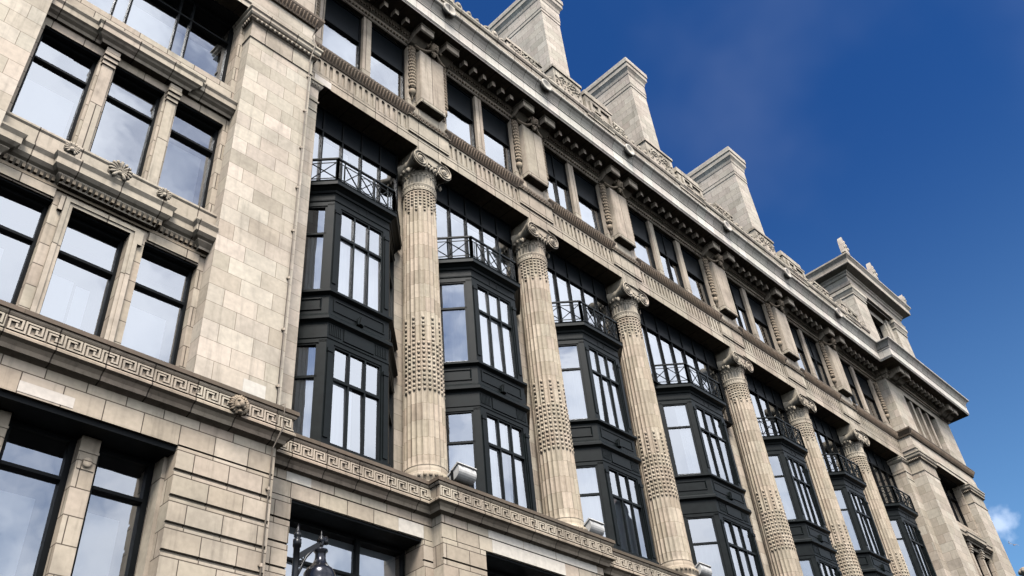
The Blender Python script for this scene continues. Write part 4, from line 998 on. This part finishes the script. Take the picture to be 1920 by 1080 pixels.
for x, s, z in ((tx0 - .35, .72, 1.0), ((tx0 + tx1) / 2 - .2, .72, 1.0), (tx1 + .3, .4, 1)):
    f = MB(); zb = 33.4
    f.plate([(x - .42 * s, zb), (x + .42 * s, zb), (x + .36 * s, zb + .45 * s), (x + .30 * s, zb + .8 * s), (x + .12 * s, zb + 1.35 * s), (x - .02 * s, zb + 1.75 * s), (x - .18 * s, zb + 1.4 * s), (x - .3 * s, zb + .9 * s), (x - .36 * s, zb + .45 * s)], ty - .72, ty - .45)
    for j in range(5): f.ball((x - .3 * s + .15 * j * s, ty - .74, zb + (.5 + .3 * (2 - abs(j - 2))) * s), (.07 * s, .06, .2 * s), 6, 4)
    sub(f, 'acroterion', 'chim', tw)
window(hw_[0], hw_[1], hw_[2], hw_[3], ty + .62, mull=((hw_[0] + hw_[1]) / 2,), trans=(30.0,), name='tower_window')

# rain pipe down the pier's edge
m = MB(); px = XA - .10
pts = []; z = 25.0
m.tube([(px, YP - .05, 25.2), (px, YP - .05, 21.85)], .016, 8); m.tube([(px, YP - .24, 21.3), (px - .0, YP - .06, 20.9), (px, YP - .23, 20.4), (px, YP - .05, 19.9), (px, YP - .045, 9.3), (px, YP - .34, 9.2), (px, YP - .34, 8.7), (px, YP - .05, 8.4), (px, YP - .05, G + .2)], .016, 8)
for z in [19.2 - 1.35 * k for k in range(8)] + [7.6, 6.2, 4.8]: m.lathe([(.026, -.03), (.026, .03)], (px, YP - .045, z), 10); m.box(px - .04, px + .04, YP - .03, YP + .0, z - .015, z + .015)
part(m, 'rain_pipe', 'pipe')

# ================= floodlights on the ledge (things of their own) =================
def floodlight(x, y, label, group, rot=0):
    e = empty('floodlight', (x, y, 9.2)); tag(e, label, 'floodlight', group); e.rotation_euler = (0, 0, rot)
    b = MB(); prof = []
    # D-shaped barrel in the y-z plane: flat glazed face looks up and back to the wall
    n = 12; ang = math.radians(58)                    # direction of the face plane from top-front to low-back
    u = Vector((.87, -.49)).normalized(); nn = Vector((-u.y, u.x))
    if nn.x > 0: nn = -nn
    ctr = Vector((.20, .47)); h = .22
    pts = [ctr - u * h]
    for k in range(n + 1):
        t = math.pi * k / n; pts.append(ctr - u * h * .95 * math.cos(t) + nn * .23 * math.sin(t) ** .8)
    pts.append(ctr + u * h)
    b.prism([(p.x, p.y) for p in pts], -.27, .27); b.build('casing', 'flood', e)
    r = MB(); q = ctr - nn * .012
    a0, a1 = q - u * (h + .03), q + u * (h + .03)
    for x0, x1 in ((-.30, -.265), (.265, .30)): r.prism([(p.x, p.y) for p in (a0 + nn * .02, a1 + nn * .02, a1 - nn * .02, a0 - nn * .02)], x0, x1)
    for c in (a0, a1 - u * .035): r.prism([(p.x, p.y) for p in (c + nn * .02, c + u * .035 + nn * .02, c + u * .035 - nn * .02, c - nn * .02)], -.265, .265)
    for sx in (-.16, .16):
        p = a0 + nn * .03; r.ball((sx, p.x, p.y), .025, 6, 4)
    r.build('rim', 'flood', e)
    g = MB(); g.prism([(p.x, p.y) for p in (q - u * h, q + u * h, q + u * h - nn * .008, q - u * h - nn * .008)], -.264, .264); g.build('lens', 'floodglass', e)
    s = MB(); s.box(-.33, -.302, .14, .20, .0, .46); s.box(.302, .33, .14, .20, .0, .46); s.box(-.302, .302, -.03, .07, .0, .03); s.box(-.06, .06, -.1, .12, -.02, .06); s.build('bracket', 'black', e)
    return e
FG = 'floodlights along the ledge'
floodlight(12.86, 13.22, 'white floodlight on the key-patterned ledge at the foot of the nearest column', FG)
floodlight(17.60, 13.42, 'white floodlight on the key-patterned ledge at the foot of the second nearest column', FG)
floodlight(22.55, 13.50, 'white floodlight cut by the bottom edge, at the foot of the third nearest column', FG)

# ================= street lamp =================
lp = empty('street_lamp', (6.14, 9.5, G)); tag(lp, 'black ornamental street lamp with bracket arm and hanging bell shaped lantern', 'street lamp')
def lpart(mb, name, m, parent=None):
    o = mb.build(name, m); o.parent = lp if parent is None else parent
    if parent is None: o.matrix_parent_inverse = Matrix.Translation(-Vector((6.14, 9.5, G)))
    return o
px, py = 6.135, 9.5
m = MB(); m.lathe([(.12, G + .0), (.12, G + .9), (.09, G + 1.0), (.07, G + 1.1), (.05, 2.0), (.042, 4.6), (.042, 4.90), (.055, 4.905), (.055, 5.0), (.045, 5.005), (.035, 5.02), (.048, 5.04), (.05, 5.06), (.04, 5.09), (.022, 5.11), (.018, 5.15), (.003, 5.22)], (px, py, 0), 16); lpart(m, 'pole', 'lampm')
m = MB(); ax, az = 6.50, 5.045
m.bar((px + .03, py, 4.78), (ax + .01, py, az), .035, .075); m.tube([(px + .02, py, 4.50), (px + .10, py, 4.68), (px + .14, py, 4.80), (px + .25, py, 4.93), (px + .33, py, 5.0)], [.016, .02, .022, .02, .015], 8)
m.tube([(px + .05 + .05 * math.cos(t * .5), py, 4.74 + .05 * math.sin(t * .5)) for t in range(13)], .012, 6)
m.ball((ax + .06, py, az + .03), (.06, .035, .045), 10, 8); m.tube([(ax - .03, py, az), (ax + .05, py, az + .06), (ax + .085, py, az + .10)], [.045, .035, .02], 8)
m.lathe([(.035, 5.0), (.04, 5.06), (.038, 5.10), (.028, 5.12), (.03, 5.135), (.012, 5.15), (.01, 5.19), (.002, 5.22)], (ax, py, 0), 12)
lpart(m, 'bracket_arm', 'lampm')
m = MB(); m.lathe([(.018, 5.02), (.02, 4.96), (.06, 4.955), (.092, 4.945), (.095, 4.93), (.07, 4.90), (.068, 4.84), (.08, 4.79), (.12, 4.72), (.17, 4.68), (.20, 4.63), (.21, 4.56), (.205, 4.50), (.215, 4.48), (.215, 4.44), (.20, 4.43)], (ax, py, 0), 28); ln = lpart(m, 'lantern', 'hood')
m = MB(); m.lathe([(.195, 4.44), (.18, 4.34), (.13, 4.26), (.05, 4.22), (.0, 4.215)], (ax, py, 0), 24); m.build('globe', 'lampglass', ln)

# ================= far pinnacle and birds =================
ds = 95.0
def along(v, d): return Vector(v) * d
pp = along((0.931, 0.2255, 0.2885), ds)
pn = empty('church_pinnacle', (pp.x + .35, pp.y, G)); tag(pn, 'small weathered stone pinnacle showing at the bottom right corner beyond the building', 'pinnacle')
m = MB(); zt = pp.z - G
m.box(-1.2, 1.2, -1.2, 1.2, 0, zt - 5.0); m.build('shaft', 'carved', pn)
m = MB(); m.lathe([(1.1, zt - 5.0), (.9, zt - 4.6), (.28, zt - 1.0), (.2, zt - .8), (.42, zt - .62), (.5, zt - .4), (.38, zt - .15), (.12, zt + .0)], (0, 0, 0), 8, smooth=False)
for j in range(8):
    q = 2 * math.pi * j / 8; m.ball((.42 * math.cos(q), .42 * math.sin(q), zt - .42), (.17, .17, .2), 6, 4)
m.build('finial', 'carved', pn)
def bird(v, d, mat, label, span, rot):
    p = along(v, d); m = MB()
    prof = [(0, -.16), (.03, -.13), (.05, -.04), (.055, .03), (.04, .10), (.032, .13), (.03, .16), (.0, .2)]
    m.lathe(prof, (0, 0, 0), 10, 'x')
    for s in (-1, 1):
        m.add([(.07, s * .03, .02), (-.06, s * .03, .02), (-.04, s * .22, .10), (.05, s * .22, .11), (-.11, s * .45, .04), (-.06, s * .45, .05), (.07, s * .03, .005), (-.06, s * .03, .005), (-.04, s * .22, .09), (.05, s * .22, .10)], [(0, 1, 2, 3), (3, 2, 4, 5), (6, 7, 8, 9), (0, 3, 9, 6), (1, 2, 8, 7), (9, 8, 4, 5)])
    m.add([(-.14, -.02, 0), (-.14, .02, 0), (-.26, .05, .0), (-.26, -.05, 0), (-.14, -.02, .012), (-.14, .02, .012), (-.26, .05, .008), (-.26, -.05, .008)], [(0, 1, 2, 3), (4, 5, 6, 7), (2, 3, 7, 6), (0, 3, 7, 4), (1, 2, 6, 5)])
    o = m.build('bird', mat); o.location = p; o.scale = (span,) * 3; o.rotation_euler = rot; tag(o, label, 'bird', 'birds in the sky')
bird((.9250, .2222, .3070), 58, 'bird', 'small brown bird flying to the right of the building, the darker of two', 0.55, (.3, -.7, .6))
bird((.9240, .2250, .3100), 80, 'birdw', 'tiny white bird flying just left of the brown bird', .40, (.5, .2, 2.2))
